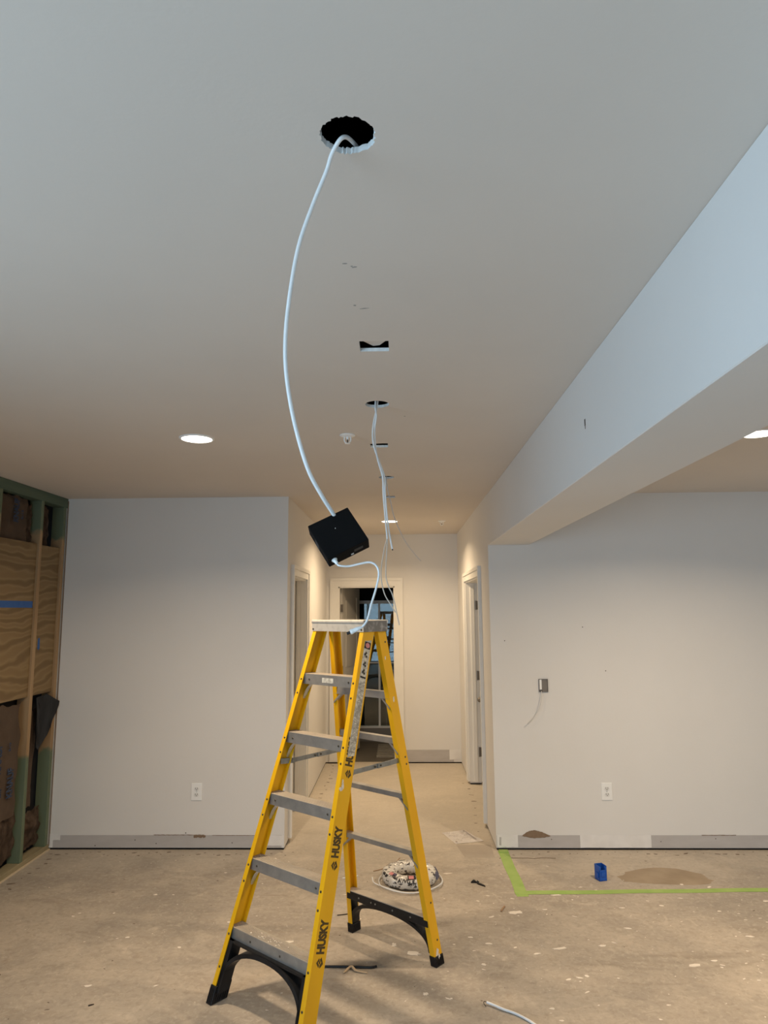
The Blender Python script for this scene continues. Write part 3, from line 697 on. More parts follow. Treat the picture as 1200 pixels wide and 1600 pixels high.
# black arch brackets under the lowest step and the lowest rear bar
def arch(w, y0, d, ztop, zlow, flare):
    bm = NB()
    hw = w(ztop) + .009
    B(bm, -hw, hw, y0(ztop), y0(ztop) + d, ztop - .010, ztop)           # bar under the step
    n = 28; t = .017
    out = []
    for k in range(n + 1):
        th = pi * k / n
        c, s_ = cos(th), sin(th)
        x = (abs(c) ** .92) * (1 if c > 0 else -1) * (w(zlow) - .008); z = zlow + (ztop - .006 - zlow) * (s_ ** .80 if s_ > 0 else 0)
        out.append(Vector((x, z)))
    for k in range(n):
        a, b = out[k], out[k + 1]
        def nrm(i):
            p = out[max(i - 1, 0)]; q = out[min(i + 1, n)]; d_ = (q - p).normalized(); return Vector((-d_.y, d_.x))
        na, nb_ = nrm(k), nrm(k + 1)
        A = [(a.x, a.y), (a.x + na.x * t, a.y + na.y * t)]; C = [(b.x, b.y), (b.x + nb_.x * t, b.y + nb_.y * t)]
        V = []
        for (px, pz) in (A[0], A[1], C[1], C[0]):
            pz = min(pz, ztop)
            V.append((bm.verts.new((px, y0(pz), pz)), bm.verts.new((px, y0(pz) + d, pz))))
        for q in range(4):
            a_, b_ = V[q], V[(q + 1) % 4]; bm.faces.new((a_[0], a_[1], b_[1], b_[0]))
        bm.faces.new([v[0] for v in V]); bm.faces.new([v[1] for v in reversed(V)])
    for s in (-1, 1):                                                   # plates lining the rails
        V0 = []
        for z in (zlow - .02, ztop):
            for x in (w(z) + .009, w(z) - flare):
                for y in (y0(z), y0(z) + d): V0.append(bm.verts.new((s * x, y, z)))
        for q in ((0, 1, 3, 2), (4, 6, 7, 5), (0, 4, 5, 1), (2, 3, 7, 6), (0, 2, 6, 4), (1, 5, 7, 3)): bm.faces.new([V0[i_] for i_ in q])
    return bm
zs0 = LP['z1'] + .0275 - .050
obj('foot_bracket', arch(wf, lambda z: yf(z) + .0065, .060, zs0, .065, .034), M_BLK, lad)
# rear bars
for z, h in ((.555, .024), (.838, .024), (1.118, .030), (1.350, .036)):
    bm = NB(); hw = wr(z) + .009; ym = yr(z) - RD + .006
    B(bm, -hw, hw, ym, ym + .003, z - h, z); B(bm, -hw, hw, ym + .003, ym + .035, z - .003, z)
    for s in (-1, 1):
        a = [(s * (hw - .055), z - h), (s * (hw - .045), z - h + .004), (s * (wr(z - .06) + .008), z - h - .042), (s * (wr(z - .06) + .008), z - h - .052)]
        prism(bm, a, ym + .002, ym + .022, 'y')
    obj('rear_bar', bm, M_ALU, lad)
zr = .236; hw = wr(zr) + .009
bm = NB(); B(bm, -hw, hw, yr(zr) - .058, yr(zr) - .004, zr - .004, zr); obj('rear_tread', bm, M_TREAD, lad)
bm = arch(wr, lambda z: yr(z) - .057, .050, zr - .030, .060, .016)
B(bm, -hw, hw, yr(zr) - .0575, yr(zr) - .052, zr - .045, zr - .003)
fb = obj('foot_bracket', bm, M_BLK, lad)
for x in (-.19, -.10, -.07, .05, .17): obj('rivet', cyl(NB(), (x, yr(zr) - .060, zr - .024), (x, yr(zr) - .056, zr - .024), .0045, seg=8), M_STEEL, fb)
# boots
def boot(s, w, y, ui, uo, v0, v1, h):
    bm = NB(); V0 = []
    for z in (0, h):
        for x in (w(z) + uo, w(z) + ui):
            for v in (v0, v1): V0.append(bm.verts.new((s * x, y(z) + v, z)))
    for q in ((0, 1, 3, 2), (4, 6, 7, 5), (0, 4, 5, 1), (2, 3, 7, 6), (0, 2, 6, 4), (1, 5, 7, 3)): bm.faces.new([V0[i_] for i_ in q])
    bevel(bm, .003, 2)
    def rib(fn):
        vv = [bm.verts.new(fn(a_, z, c_)) for z in (.008, h - .008) for a_ in (0, 1) for c_ in (0, 1)]
        for q in ((0, 1, 3, 2), (4, 6, 7, 5), (0, 4, 5, 1), (2, 3, 7, 6), (0, 2, 6, 4), (1, 5, 7, 3)): bm.faces.new([vv[i_] for i_ in q])
    for k in range(7):
        v = v0 + .008 + k * (v1 - v0 - .016) / 6
        rib(lambda a_, z, c_: (s * (w(z) + uo - .001 + .0035 * a_), y(z) + v - .0018 + .0036 * c_, z))
        rib(lambda a_, z, c_: (s * (w(z) + ui + .001 - .0035 * a_), y(z) + v - .0018 + .0036 * c_, z))
    for k in range(3):
        u = ui + .008 + k * (uo - ui - .016) / 2
        rib(lambda a_, z, c_: (s * (w(z) + u - .0018 + .0036 * c_), y(z) + v0 + .001 - .0035 * a_, z))
    return bm
for s in (-1, 1):
    obj('foot', boot(s, wf, yf, -.020, .020, -.005, FD + .005, .072), M_BLK, lad)
    obj('foot', boot(s, wr, yr, -.020, .018, -RD - .004, .004, .050), M_BLK, lad)
# spreader bars
for s in (-1, 1):
    z = 1.012
    a = Vector((s * (wf(z) + .004), yf(z) + .022, z)); k1 = Vector((s * (wf(z) - .004), yf(z) + .095, z - .006)); e = Vector((s * (wr(z) + .000), yr(z) - .035, z - .004)); mid = k1.lerp(e, .55)
    sp = NB()
    def bar(bm, p, q, h, t, off=0):
        d_ = (q - p).normalized(); n_ = Vector((0, 0, 1)).cross(d_).normalized(); u_ = Vector((0, 0, 1))
        vs = [p + n_ * (off + i_) + u_ * j_ for i_ in (-t / 2, t / 2) for j_ in (-h / 2, h / 2)] + [q + n_ * (off + i_) + u_ * j_ for i_ in (-t / 2, t / 2) for j_ in (-h / 2, h / 2)]
        V = [bm.verts.new(v) for v in vs]
        for f in ((0, 1, 3, 2), (4, 6, 7, 5), (0, 4, 5, 1), (2, 3, 7, 6), (0, 2, 6, 4), (1, 5, 7, 3)): bm.faces.new([V[i_] for i_ in f])
    bar(sp, k1, mid + (mid - k1).normalized() * .02, .022, .003, .0018); bar(sp, mid - (e - mid).normalized() * .02, e, .024, .003, -.0018)
    so = obj('spreader', sp, M_STEEL, lad)
    bk = NB(); bar(bk, a, k1 + (k1 - a) * .1, .026, .004); cyl(bk, k1 + Vector((-.006, 0, 0)), k1 + Vector((.006, 0, 0)), .006, seg=10)
    obj('bracket', bk, M_STEEL, so)
    for p in (mid, k1.lerp(mid, .8), e): obj('rivet', cyl(NB(), p + Vector((-.006, 0, 0)), p + Vector((.006, 0, 0)), .005, seg=10), M_BOLT, so)
# top cap: hollow, open below, with a rolled lip
bm = NB(); cx, c0y, c1y, z0, z1 = .187, .5215, .703, 1.655, 1.7133
t = .0035
for a in ((-cx, cx, c0y, c0y + t, z0, z1 - .012), (-cx, cx, c1y - t, c1y, z0, z1 - .012), ): B(bm, *a)
B(bm, -cx, cx, c0y, c1y, z1 - .006, z1 - .002)
cap = obj('top_cap', bm, M_CAP, lad)
for s in (-1, 1):
    o = obj('end_plate', box(min(s * cx, s * (cx - t)), max(s * cx, s * (cx - t)), c0y + .0005, c1y - .0005, z0, z1 - .004), M_ENDP, cap); o['label'] = 'dull mottled grey end of the cap'
bm = NB()
ll = [(c0y - .002, z1 - .016), (c0y + .004, z1 - .0165), (c0y + .004, z1 - .004), (c0y + .014, z1 - .003), (c0y + .014, z1), (c0y + .001, z1 + .0005), (c0y - .0035, z1 - .003), (c0y - .0045, z1 - .010)]
prism(bm, ll, -cx - .001, cx + .001, 'x')
prism(bm, [(c0y + c1y - a, b) for a, b in ll], -cx - .001, cx + .001, 'x')
obj('rolled_lip', bm, M_CAP, cap)
rivets(cap, [(x, c0y, 1.6655) for x in (-.178, .172)], (0, -1, 0))
# printing on the right front rail, outer web (faces +x local); reads up the rail
upv = Vector(((LP['wt'] - LP['wb']) / HT, LP['yt'] / HT, 1)).normalized()
def on_web(z, v, lift=.0004):
    return Vector((wf(z) + .016 + lift, yf(z) + v, z))
nrm_ = Vector((1, 0, -(LP['wt'] - LP['wb']) / HT)).normalized()
acr = upv.cross(Vector((1, 0, 0)).cross(upv)).normalized()
yv = nrm_.cross(upv).normalized()                     # letter up direction
if yv.y > 0: yv = -yv
xx = upv; zz = xx.cross(yv).normalized()
if zz.x < 0: zz = -zz
def webM(z, v): return basis(on_web(z, v), upv, yv, upv.cross(yv))
for zt in (.388, .737, 1.103):
    text_mesh('brand_lettering', 'HUSKY', .060, M_INK2, webM(zt, .042), rails[1], .0003, .0034, .66)
for zl in (.298, .648, 1.012):
    bm = NB(); Mw = webM(zl, .044)
    Mw = Mw @ Matrix.Diagonal((1.0, 1.35, 1, 1))
    for P in ([(-.020, -.004), (-.004, -.016), (.020, -.006), (.012, 0), (.002, -.008), (-.010, -.001)], [(-.018, .002), (0, .014), (.018, .004), (.010, .001), (.001, .007), (-.008, .001)], [(-.004, -.003), (.008, -.003), (.006, .003), (-.004, .002)]):
        prism(bm, P, 0, .0005, 'z', Mw)
    obj('brand_emblem', bm, M_INK2, rails[1])
# warning strip
bm = NB(); za, zb_ = 1.085, 1.612; V = []
for z in (za, zb_):
    for v in (.022, .070):
        for l in (.0002, .0009): V.append(bm.verts.new(on_web(z, v, l)))
for q in ((0, 1, 3, 2), (4, 6, 7, 5), (0, 4, 5, 1), (2, 3, 7, 6), (0, 2, 6, 4), (1, 5, 7, 3)): bm.faces.new([V[i_] for i_ in q])
wl = obj('warning_label', bm, M_LBL, rails[1]); wl['label'] = 'long worn white warning sticker'
bm = NB(); rn = random.Random(5)
def wq(bm, z, v, a, b, h=.0016):
    Mw = basis(on_web(z, v), upv, yv, upv.cross(yv)); B(bm, -a, a, -b, b, .0006, h, M=Mw)
wq(bm, 1.588, .045, .017, .021)
for z, v in ((1.552, .043), (1.535, .048), (1.546, .036), (1.505, .045), (1.498, .037), (1.490, .050), (1.470, .045), (1.463, .038), (1.455, .050)):
    Mw = basis(on_web(z, v), upv, yv, upv.cross(yv)); blob(bm, 0, 0, .008, .004, rn.uniform(-1, 1), .0006, .0016, rn, 9, .4) if False else prism(bm, [((.009 if k % 2 else .004) * cos(k * pi / 5), (.009 if k % 2 else .004) * sin(k * pi / 5)) for k in range(10)], .0006, .0016, 'z', Mw)
wq(bm, 1.437, .046, .004, .019)
obj('label_print', bm, M_INK, rails[1])
bm = NB(); Mw = basis(on_web(1.588, .045), upv, yv, upv.cross(yv)); prism(bm, [(.013 * cos(k * pi / 8), .015 * sin(k * pi / 8)) for k in range(16)], .0014, .002, 'z', Mw)
obj('label_print', bm, M_RED, rails[1])
bm = NB()
for r in range(58):
    z = 1.415 - r * .0055
    v = .028
    while v < .066:
        L2 = rn.uniform(.002, .009)
        if rn.random() < .72: wq(bm, z, v + L2 / 2, .0011, L2 / 2, .0012)
        v += L2 + .0015
obj('label_print', bm, mat('grey print', (.22, .20, .17), .8), rails[1])
# paint smears on rails
rn = random.Random(3)
for z, v, a, b in ((.965, .020, .016, .007), (.955, .012, .008, .010), (.985, .016, .010, .004)):
    bm = NB(); Mw = basis(on_web(z, v), upv, yv, upv.cross(yv)); prism(bm, [(a * (1 + rn.uniform(-.35, .35)) * cos(k * pi / 6), b * (1 + rn.uniform(-.35, .35)) * sin(k * pi / 6)) for k in range(12)], 0, .0009, 'z', Mw)
    obj('paint_smear', bm, M_TWHITE, rails[1])
for z, v, a, b in ((.065, -.034, .020, .010), (.045, -.030, .012, .006), (1.31, -.03, .014, .005), (1.52, -.04, .008, .004)):
    bm = NB(); c = Vector((wr(z) + .0145 + (.0045 if z < .06 else 0), yr(z) + v, z)); Mw = basis(c, (0, 0, 1), (0, -1, 0), (1, 0, 0))
    prism(bm, [(a * (1 + rn.uniform(-.35, .35)) * cos(k * pi / 6), b * (1 + rn.uniform(-.35, .35)) * sin(k * pi / 6)) for k in range(12)], -.001, .0009, 'z', Mw)
    obj('paint_smear', bm, M_TWHITE, rails[2])

# ------------------------------------------------------------------ stud wall on the left
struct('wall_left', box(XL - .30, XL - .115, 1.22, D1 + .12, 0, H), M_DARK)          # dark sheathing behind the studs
wall('wall_left_front', [(XL - .16, XL, YB, WY0, 0, H), (XL - .16, XL, WY1, 1.22, 0, H), (XL - .16, XL, WY0, WY1, WZ1, H)])
bm = NB()
for y0, y1 in ((WY0, WY0 + .06), ((WY0 + WY1) / 2 - .04, (WY0 + WY1) / 2 + .04), (WY1 - .06, WY1)): B(bm, XL - .11, XL - .05, y0, y1, 0, WZ1)
B(bm, XL - .11, XL - .05, WY0, WY1, 0, .07); B(bm, XL - .11, XL - .05, WY0, WY1, WZ1 - .07, WZ1)
d5 = struct('door_5', bm, M_TRIM)
struct('glass_pane', box(XL - .082, XL - .078, WY0 + .05, WY1 - .05, .06, WZ1 - .06), M_GLASS, d5)
def stud(y, label):
    bm = box(XL - .092, XL, y, y + .038, .040, H - .076); bevel(bm, .002, 1)
    return tag(obj('wall_stud', bm, M_STUD), label, 'stud', 'studs of the open left wall')
stud(5.345, 'pine wall stud in the far corner against the painted left wall')
stud(5.005, 'pine wall stud between the two plywood panels, green at foot and top')
stud(4.460, 'pine wall stud at the left edge of the photo')
bm = box(XL - .030, XL - .018, 1.22, 4.45, .04, H - .08)
for k in range(8): B(bm, XL - .092, XL, 4.06 - .4 * k, 4.098 - .4 * k, .04, H - .076)
struct('wall_left_side', bm, M_PLY)          # same framing nearer the camera, outside the photo
tag(obj('top_plate', bevel(box(XL - .092, XL + .001, 1.22, D1 - .001, H - .076, H - .001), .002, 1), M_PLATE), 'green treated timber plate along the top of the open stud wall', 'timber plate')
tag(obj('bottom_plate', bevel(box(XL - .092, XL + .001, 1.22, D1 - .001, 0, .040), .002, 1), M_SILL), 'weathered timber plate on the floor under the stud wall', 'timber plate')
tag(obj('wood_strip', box(XL + .003, XL + .012, 1.22, D1 - .002, 0, .010), mat('pale strip', (.60, .50, .36), .8)), 'thin pale wood strip on the floor along the stud wall', 'wood strip')
tag(obj('corner_bead', box(XL - .0, XL + .006, D1 - .006, D1 - .0001, .03, H - .02), M_TORN), 'thin torn brown board edge in the far left corner', 'board edge')
def ply(y0, y1, z0, z1, label):
    o = obj('plywood_panel', box(XL - .030, XL - .018, y0, y1, z0, z1), M_PLY); return tag(o, label, 'plywood', 'plywood panels between the studs')
ply(4.499, 5.004, 1.832, 2.262, 'upper plywood panel left of the middle stud, above the blue tape')
ply(4.499, 5.004, 1.164, 1.830, 'lower plywood panel left of the middle stud, below the blue tape')
ply(5.044, 5.344, 1.164, 2.258, 'narrow tall plywood panel between the last two studs')
tag(obj('masking_tape', box(XL - .018, XL - .0165, 4.499, 4.992, 1.795, 1.842), M_TAPEB), 'long strip of blue masking tape across the plywood seam', 'tape', 'blue tape on the plywood')
bm = NB(); prism(bm, [(5.10, 1.57), (5.125, 1.575), (5.13, 1.50), (5.115, 1.485), (5.098, 1.50)], XL - .018, XL - .0165, 'x')
tag(obj('masking_tape', bm, M_TAPEB), 'small blue tape scrap on the narrow plywood panel', 'tape', 'blue tape on the plywood')
def sheet(y0, y1, z0, z1, x, amp, seed, edge=.02, ny=20, nz=24, bulge=.015):
    bm = NB(); V = []
    for i in range(ny + 1):
        row = []
        for j in range(nz + 1):
            a, b = i / ny, j / nz
            y = y0 + (y1 - y0) * a; z = z0 + (z1 - z0) * b
            e = edge * noise.noise(Vector((a * 5 + seed, b * 5, 0)))
            if i in (0, ny): y += e
            if j in (0, nz): z += e
            dx = amp * noise.noise(Vector((a * 3.5 + seed * 3, b * 4, seed))) + bulge * sin(pi * a) * sin(pi * b) + amp * .4 * noise.noise(Vector((a * 12, b * 12, seed)))
            row.append(bm.verts.new((x + dx, y, z)))
        V.append(row)
    for i in range(ny):
        for j in range(nz): bm.faces.new((V[i][j], V[i + 1][j], V[i + 1][j + 1], V[i][j + 1]))
    r = bmesh.ops.solidify(bm, geom=bm.faces[:], thickness=.003)
    return bm
def kname(parent, y, z, s, size, rx, ang=0, name='printed_name', m=M_TEXTB, bold=.0012, sx=1.0):
    # wall faces +x; the word runs down the sheet
    M = basis((rx, y, z), (0, .05 * ang, 1), (0, -1, 0), (1, 0, 0))
    text_mesh(name, s, size, m, M, parent, .0008, bold, sx)
ka = tag(obj('insulation_batt', sheet(4.505, 4.90, 2.25, 2.575, XL - .05, .012, 1.3), M_KRAFT, smooth=True), 'kraft faced insulation batt above the upper plywood panel', 'insulation', 'kraft faced insulation batts')
kname(ka, 4.72, 2.47, 'KNAUF', .085, XL - .024, bold=.003, sx=.6)
kname(ka, 4.80, 2.45, 'R-13', .035, XL - .026, m=M_TEXTB)
kb = tag(obj('insulation_batt', sheet(4.49, 4.93, .38, 1.13, XL - .022, .010, 2.1, .03), M_KRAFT, smooth=True), 'large kraft faced insulation batt below the lower plywood panel', 'insulation', 'kraft faced insulation batts')
kname(kb, 4.66, .80, 'KNAUF', .10, XL + .002, bold=.003, sx=.6); kname(kb, 4.82, .62, 'KNAUF', .10, XL - .000, bold=.003, sx=.6)
kname(kb, 4.79, .86, 'R-13', .03, XL + .000); kname(kb, 4.70, .58, 'R-13', .03, XL + .004)
tag(obj('insulation_batt', sheet(5.05, 5.20, .37, 1.06, XL - .05, .014, 4.7, .04), M_KRAFT, smooth=True), 'narrow strip of kraft facing between the last two studs, above the floor', 'insulation', 'kraft faced insulation batts')
tag(obj('glass_wool', sheet(4.52, 4.99, .09, .46, XL - .055, .025, 3.3, .04, bulge=.03), M_BATT, smooth=True), 'crumpled brown glass wool at the foot of the stud wall, under the large batt', 'glass wool', 'crumpled glass wool')
tag(obj('glass_wool', sheet(5.06, 5.33, .08, .34, XL - .05, .025, 6.1, .03, bulge=.03), M_BATT, smooth=True), 'crumpled brown glass wool in the bay beside the corner stud', 'glass wool', 'crumpled glass wool')
tag(obj('glass_wool', sheet(5.06, 5.22, 2.20, 2.56, XL - .06, .02, 7.7, .05), M_BATT, smooth=True), 'torn brown glass wool above the narrow plywood panel', 'glass wool', 'crumpled glass wool')
tag(obj('glass_wool', sheet(4.915, 4.995, 2.28, 2.55, XL - .07, .02, 8.7, .05), M_BATT, smooth=True), 'torn glass wool beside the printed batt under the top plate', 'glass wool', 'crumpled glass wool')
# the black plastic flap
bm = NB(); F = [(5.08, 1.145), (5.22, 1.16), (5.40, 1.085), (5.395, 1.055), (5.26, .86), (5.13, .775), (5.10, .80), (5.15, 1.0), (5.13, 1.10)]
c = sum((Vector(p) for p in F), Vector((0, 0))) / len(F)
prism(bm, F, XL - .012, XL - .008, 'x'); bmesh.ops.triangulate(bm, faces=bm.faces[:]); bmesh.ops.subdivide_edges(bm, edges=bm.edges[:], cuts=3, use_grid_fill=True)
for v in bm.verts: v.co.x += .012 * noise.noise(v.co * 14) + .016 + .05 * max(0, (v.co.y - 5.1)) 
tag(obj('plastic_flap', bm, M_PLASF, smooth=True), 'torn black plastic flap hanging over the last stud beside the left wall', 'plastic sheet')

# ------------------------------------------------------------------ outlets and box
def outlet(x, z, label):
    t = thing('wall_outlet', label, 'outlet', (x, D1, z), 0, 'white double outlets')
    bm = box(-.040, .040, -.006, 0, -.062, .062); bevel(bm, .0025, 2); obj('cover_plate', bm, M_WHT, t)
    for zz_ in (.021, -.021):
        bm = NB(); pts = []
        for k in range(28):
            a = 2 * pi * k / 28; pts.append((.0175 * cos(a), max(-.0125, min(.0125, .0175 * sin(a))) + zz_))
        prism(bm, pts, -.0085, -.005, 'y'); r = obj('receptacle', bm, mat('outlet face', (.74, .74, .73), .4), t)
        bm = NB(); B(bm, -.0085, -.006, -.0092, -.008, zz_ - .001, zz_ + .009); B(bm, .006, .0085, -.0092, -.008, zz_ - .001, zz_ + .009); cyl(bm, (0, -.0092, zz_ - .0065), (0, -.008, zz_ - .0065), .003, seg=10)
        obj('slots', bm, M_INK, r)
    obj('screw', cyl(NB(), (0, -.0068, 0), (0, -.0055, 0), .003, seg=10), M_STEEL, t)
    return t
outlet(-1.547, .414, 'white double outlet on the left wall, left of the ladder')
outlet(1.523, .4125, 'white double outlet on the right wall below the open metal box')
t = thing('junction_box', 'small open grey metal box set in the right wall with a thin cable hanging out', 'electrical box', (1.083, D1, 1.184))
bm = NB(); B(bm, -.034, .034, -.004, -.001, -.048, .048)
for a in ((-.034, -.031, -.010, -.001, -.048, .048), (.031, .034, -.010, -.001, -.048, .048), (-.034, .034, -.010, -.001, .045, .048), (-.034, .034, -.010, -.001, -.048, -.045)): B(bm, *a)
obj('box_body', bm, M_METAL_BOX, t)
obj('cover_edge', box(-.030, -.014, -.011, -.003, -.030, .044), M_WHT, t)
obj('loose_end', box(-.022, -.010, -.012, -.003, -.046, -.034), M_BLK, t)
tag(obj('wall_cable', tube(NB(), [(1.066, D1 - .012, 1.145), (1.062, D1 - .025, 1.10), (1.040, D1 - .035, 1.02), (1.00, D1 - .04, .96), (.945, D1 - .03, .905)], .0028, 8), M_GREYC, smooth=True), 'thin beige cable drooping from the open metal box on the right wall', 'cable')

# ------------------------------------------------------------------ things on the floor
def strip(bm, pts, w, z0=.0002, z1=.0011):
    P = [Vector(p) for p in pts]; Lf, Rt = [], []
    for i, p in enumerate(P):
        T = (P[min(i + 1, len(P) - 1)] - P[max(i - 1, 0)]).normalized(); n = Vector((-T.y, T.x))
        Lf.append(p + n * w / 2); Rt.append(p - n * w / 2)
    prism(bm, [tuple(a) for a in Lf] + [tuple(a) for a in reversed(Rt)], z0, z1, 'z')
rn = random.Random(8)
bm = NB(); strip(bm, [(.735 + .002 * sin(i) + .008 * i / 12, 5.385 - i * .81 / 12) for i in range(13)], .074)
strip(bm, [(.70 + i * .13, 4.628 + .0035 * sin(i * 1.3) + i * .0045) for i in range(24)], .056, .0008, .0018)
strip(bm, [(.742, 5.402), (.741, 5.345)], .066, .001, .006)
tag(obj('floor_tape', bm, M_TAPEG), 'green masking tape forming an L on the concrete beside the right wall', 'tape')

bm = NB()
bx = bm; w_, d_, h_, t_ = .054, .060, .092, .003
for a in ((-w_ / 2, w_ / 2, -d_ / 2, d_ / 2, 0, t_), (-w_ / 2, -w_ / 2 + t_, -d_ / 2, d_ / 2, 0, h_), (w_ / 2 - t_, w_ / 2, -d_ / 2, d_ / 2, 0, h_), (-w_ / 2, w_ / 2, -d_ / 2, -d_ / 2 + t_, 0, h_ * .74), (-w_ / 2, w_ / 2, d_ / 2 - t_, d_ / 2, 0, h_)): B(bm, *a)
B(bm, -w_ / 2 + t_, -w_ / 2 + .012, -d_ / 2, -d_ / 2 + .012, .07, h_ - .006); B(bm, w_ / 2 - .012, w_ / 2 - t_, -d_ / 2, -d_ / 2 + .012, .07, h_ - .006)
B(bm, -.014, .010, -d_ / 2 - .004, -d_ / 2 + .002, .028, .055); B(bm, -.020, .020, -d_ / 2 - .002, -d_ / 2 + .002, .008, .016); B(bm, -w_ / 2 - .006, -w_ / 2 + .001, -.02, .01, .02, .05)
o = tag(obj('outlet_box', bm, M_BLUE), 'blue plastic outlet box standing on the floor inside the green tape', 'outlet box'); o.location = (1.300, 4.85, 0); o.rotation_euler = (0, 0, .25)

# coil of cable in printed wrap
cc = Vector((.045, 4.82, 0))
coil = thing('cable_coil', 'coil of white cable in printed plastic wrap on the floor behind the ladder', 'cable coil', cc)
bm = NB(); N1, N2 = 110, 24; R0, ra, rh = .137, .047, .036; rings = []
for i in range(N1):
    a = 2 * pi * i / N1; ring = []
    for j in range(N2):
        b = 2 * pi * j / N2
        f = 1 + .16 * noise.noise(Vector((cos(a) * 5, sin(a) * 5, cos(b) * 1.5))) + .08 * noise.noise(Vector((cos(a) * 16, sin(a) * 16, b * 2))) + .02 * sin(a * 22)
        cb, sb = cos(b), sin(b)
        rr = ra * (abs(cb) ** .75) * (1 if cb > 0 else -1) * f; zz_ = rh * (abs(sb) ** .75) * (1 if sb > 0 else -1) * f + rh + .004
        ring.append(bm.verts.new(((R0 + rr) * cos(a), (R0 + rr) * sin(a), max(zz_, .001))))
    rings.append(ring)
for i in range(N1):
    for j in range(N2):
        bm.faces.new((rings[i][j], rings[(i + 1) % N1][j], rings[(i + 1) % N1][(j + 1) % N2], rings[i][(j + 1) % N2]))
M_WRAP = mat('shiny printed wrap', (.66, .64, .60), .25, var=(.05, .045, .05), scale=42, amount=.95, lo=.575, hi=.60, bump=.5, bscale=45, detail=2, stretch=(1, 1, 1.6))
obj('wrapped_loop', bm, M_WRAP, coil, smooth=True)
def coil_tag(a, tilt, s, size, m, name):
    n = Vector((cos(a) * cos(tilt), sin(a) * cos(tilt), sin(tilt)))
    p = Vector(((R0 + ra * cos(tilt) * 1.02) * cos(a), (R0 + ra * cos(tilt) * 1.02) * sin(a), rh + .005 + rh * sin(tilt) * 1.08)) + n * .002
    x = Vector((-sin(a), cos(a), 0)); y = n.cross(x)
    return p, x, y, n
for a, tl, s, sz in ((-1.12, .75, '14/2', .050), (-1.78, .55, 'AWG', .034), (-2.25, .8, '600V', .028), (-2.75, .7, 'NM-B', .024), (-1.5, .15, '250 FT', .020), (2.6, 1.0, '14/2', .022), (1.9, 1.2, 'AWG', .018)):
    p, x, y, n = coil_tag(a, tl, s, sz, M_INK, '')
    text_mesh('wrap_print', s, sz, M_INK, basis(p, x, y, n), coil, .0006, .0008)
for a, tl, m, ww, hh in ((-1.50, 1.15, M_INK, .026, .016), (-1.52, 1.12, M_RED, .016, .012), (-2.45, 1.25, M_RED, .016, .011), (-2.30, 1.35, mat('purple print', (.06, .045, .10), .6), .014, .010), (-.25, .3, mat('blue grey print', (.10, .11, .19), .6), .030, .02), (.1, .5, mat('blue grey print', (.1, .11, .19), .6), .022, .018)):
    p, x, y, n = coil_tag(a, tl, '', 0, m, ''); bm = NB(); k = .002 if m is M_RED else .001
    B(bm, -ww, ww, -hh, hh, -.003, k, M=basis(p, x, y, n)); obj('wrap_label', bm, m, coil)
bm = NB(); P = []
for k in range(150):
    a = radians(200) + k * .065; r_ = .205 + .010 * sin(a * 1.3) - .0004 * k * 0 + (.012 if k > 96 else 0)
    P.append((r_ * cos(a), r_ * .98 * sin(a) - .01, .005 + .012 * (k / 150) + .006 * sin(a * 2) ** 2))
P = P[::5]
P = [(-.245, -.02, .03), (-.225, -.075, .012)] + [p for p in P if True][2:]
tube(bm, P, .0033, 8, 4); obj('loose_cable', bm, M_CORD, coil, smooth=True)
o = tag(obj('wire_scrap', tube(NB(), [(-.20, 4.98, .004), (-.14, 5.02, .004), (-.06, 5.10, .010), (-.02, 5.17, .024)], .003, 6), M_TWIG), 'thin brown wire end sticking out behind the cable coil', 'wire')

# paper
bm = NB(); Pp = [(.312, 5.795), (.500, 5.87), (.622, 5.595), (.404, 5.535)]
ctrp = Vector((.46, 5.70)); Nn = 8; V = []
for i in range(Nn + 1):
    row = []
    for j in range(Nn + 1):
        a, b = i / Nn, j / Nn
        p = (Vector(Pp[0]) * (1 - a) + Vector(Pp[1]) * a) * (1 - b) + (Vector(Pp[3]) * (1 - a) + Vector(Pp[2]) * a) * b
        row.append(bm.verts.new((p.x - ctrp.x, p.y - ctrp.y, .0015 + .006 * abs(noise.noise(Vector((a * 2, b * 2, 3)))) + (.006 if i == Nn and j > 5 else 0))))
    V.append(row)
for i in range(Nn):
    for j in range(Nn): bm.faces.new((V[i][j], V[i + 1][j], V[i + 1][j + 1], V[i][j + 1]))
bmesh.ops.solidify(bm, geom=bm.faces[:], thickness=-.0006)
pap = tag(obj('printed_sheet', bm, M_PAPER), 'sheet of printed paper lying on the floor at the hallway mouth', 'paper'); pap.location = (ctrp.x, ctrp.y, 0)
bm = NB(); ra_ = random.Random(12)
ux = (Vector(Pp[1]) - Vector(Pp[0])); uy = (Vector(Pp[3]) - Vector(Pp[0]))
def pq(bm, a0, a1, b0, b1, z=.0078):
    v = [Vector(Pp[0]) + ux * a + uy * b - ctrp for a, b in ((a0, b0), (a1, b0), (a1, b1), (a0, b1))]
    prism(bm, [tuple(x) for x in v], z, z + .0006, 'z')
for r in range(9):
    b = .10 + r * .09; a = .08
    while a < .84:
        l = ra_.uniform(.02, .09)
        if ra_.random() < .42: pq(bm, a, a + l, b, b + ra_.uniform(.008, .022))
        a += l + .025
pq(bm, .90, .935, .06, .92); pq(bm, .07, .13, .84, .92)
obj('printing', bm, mat('pale print', (.46, .40, .39), .9), pap)

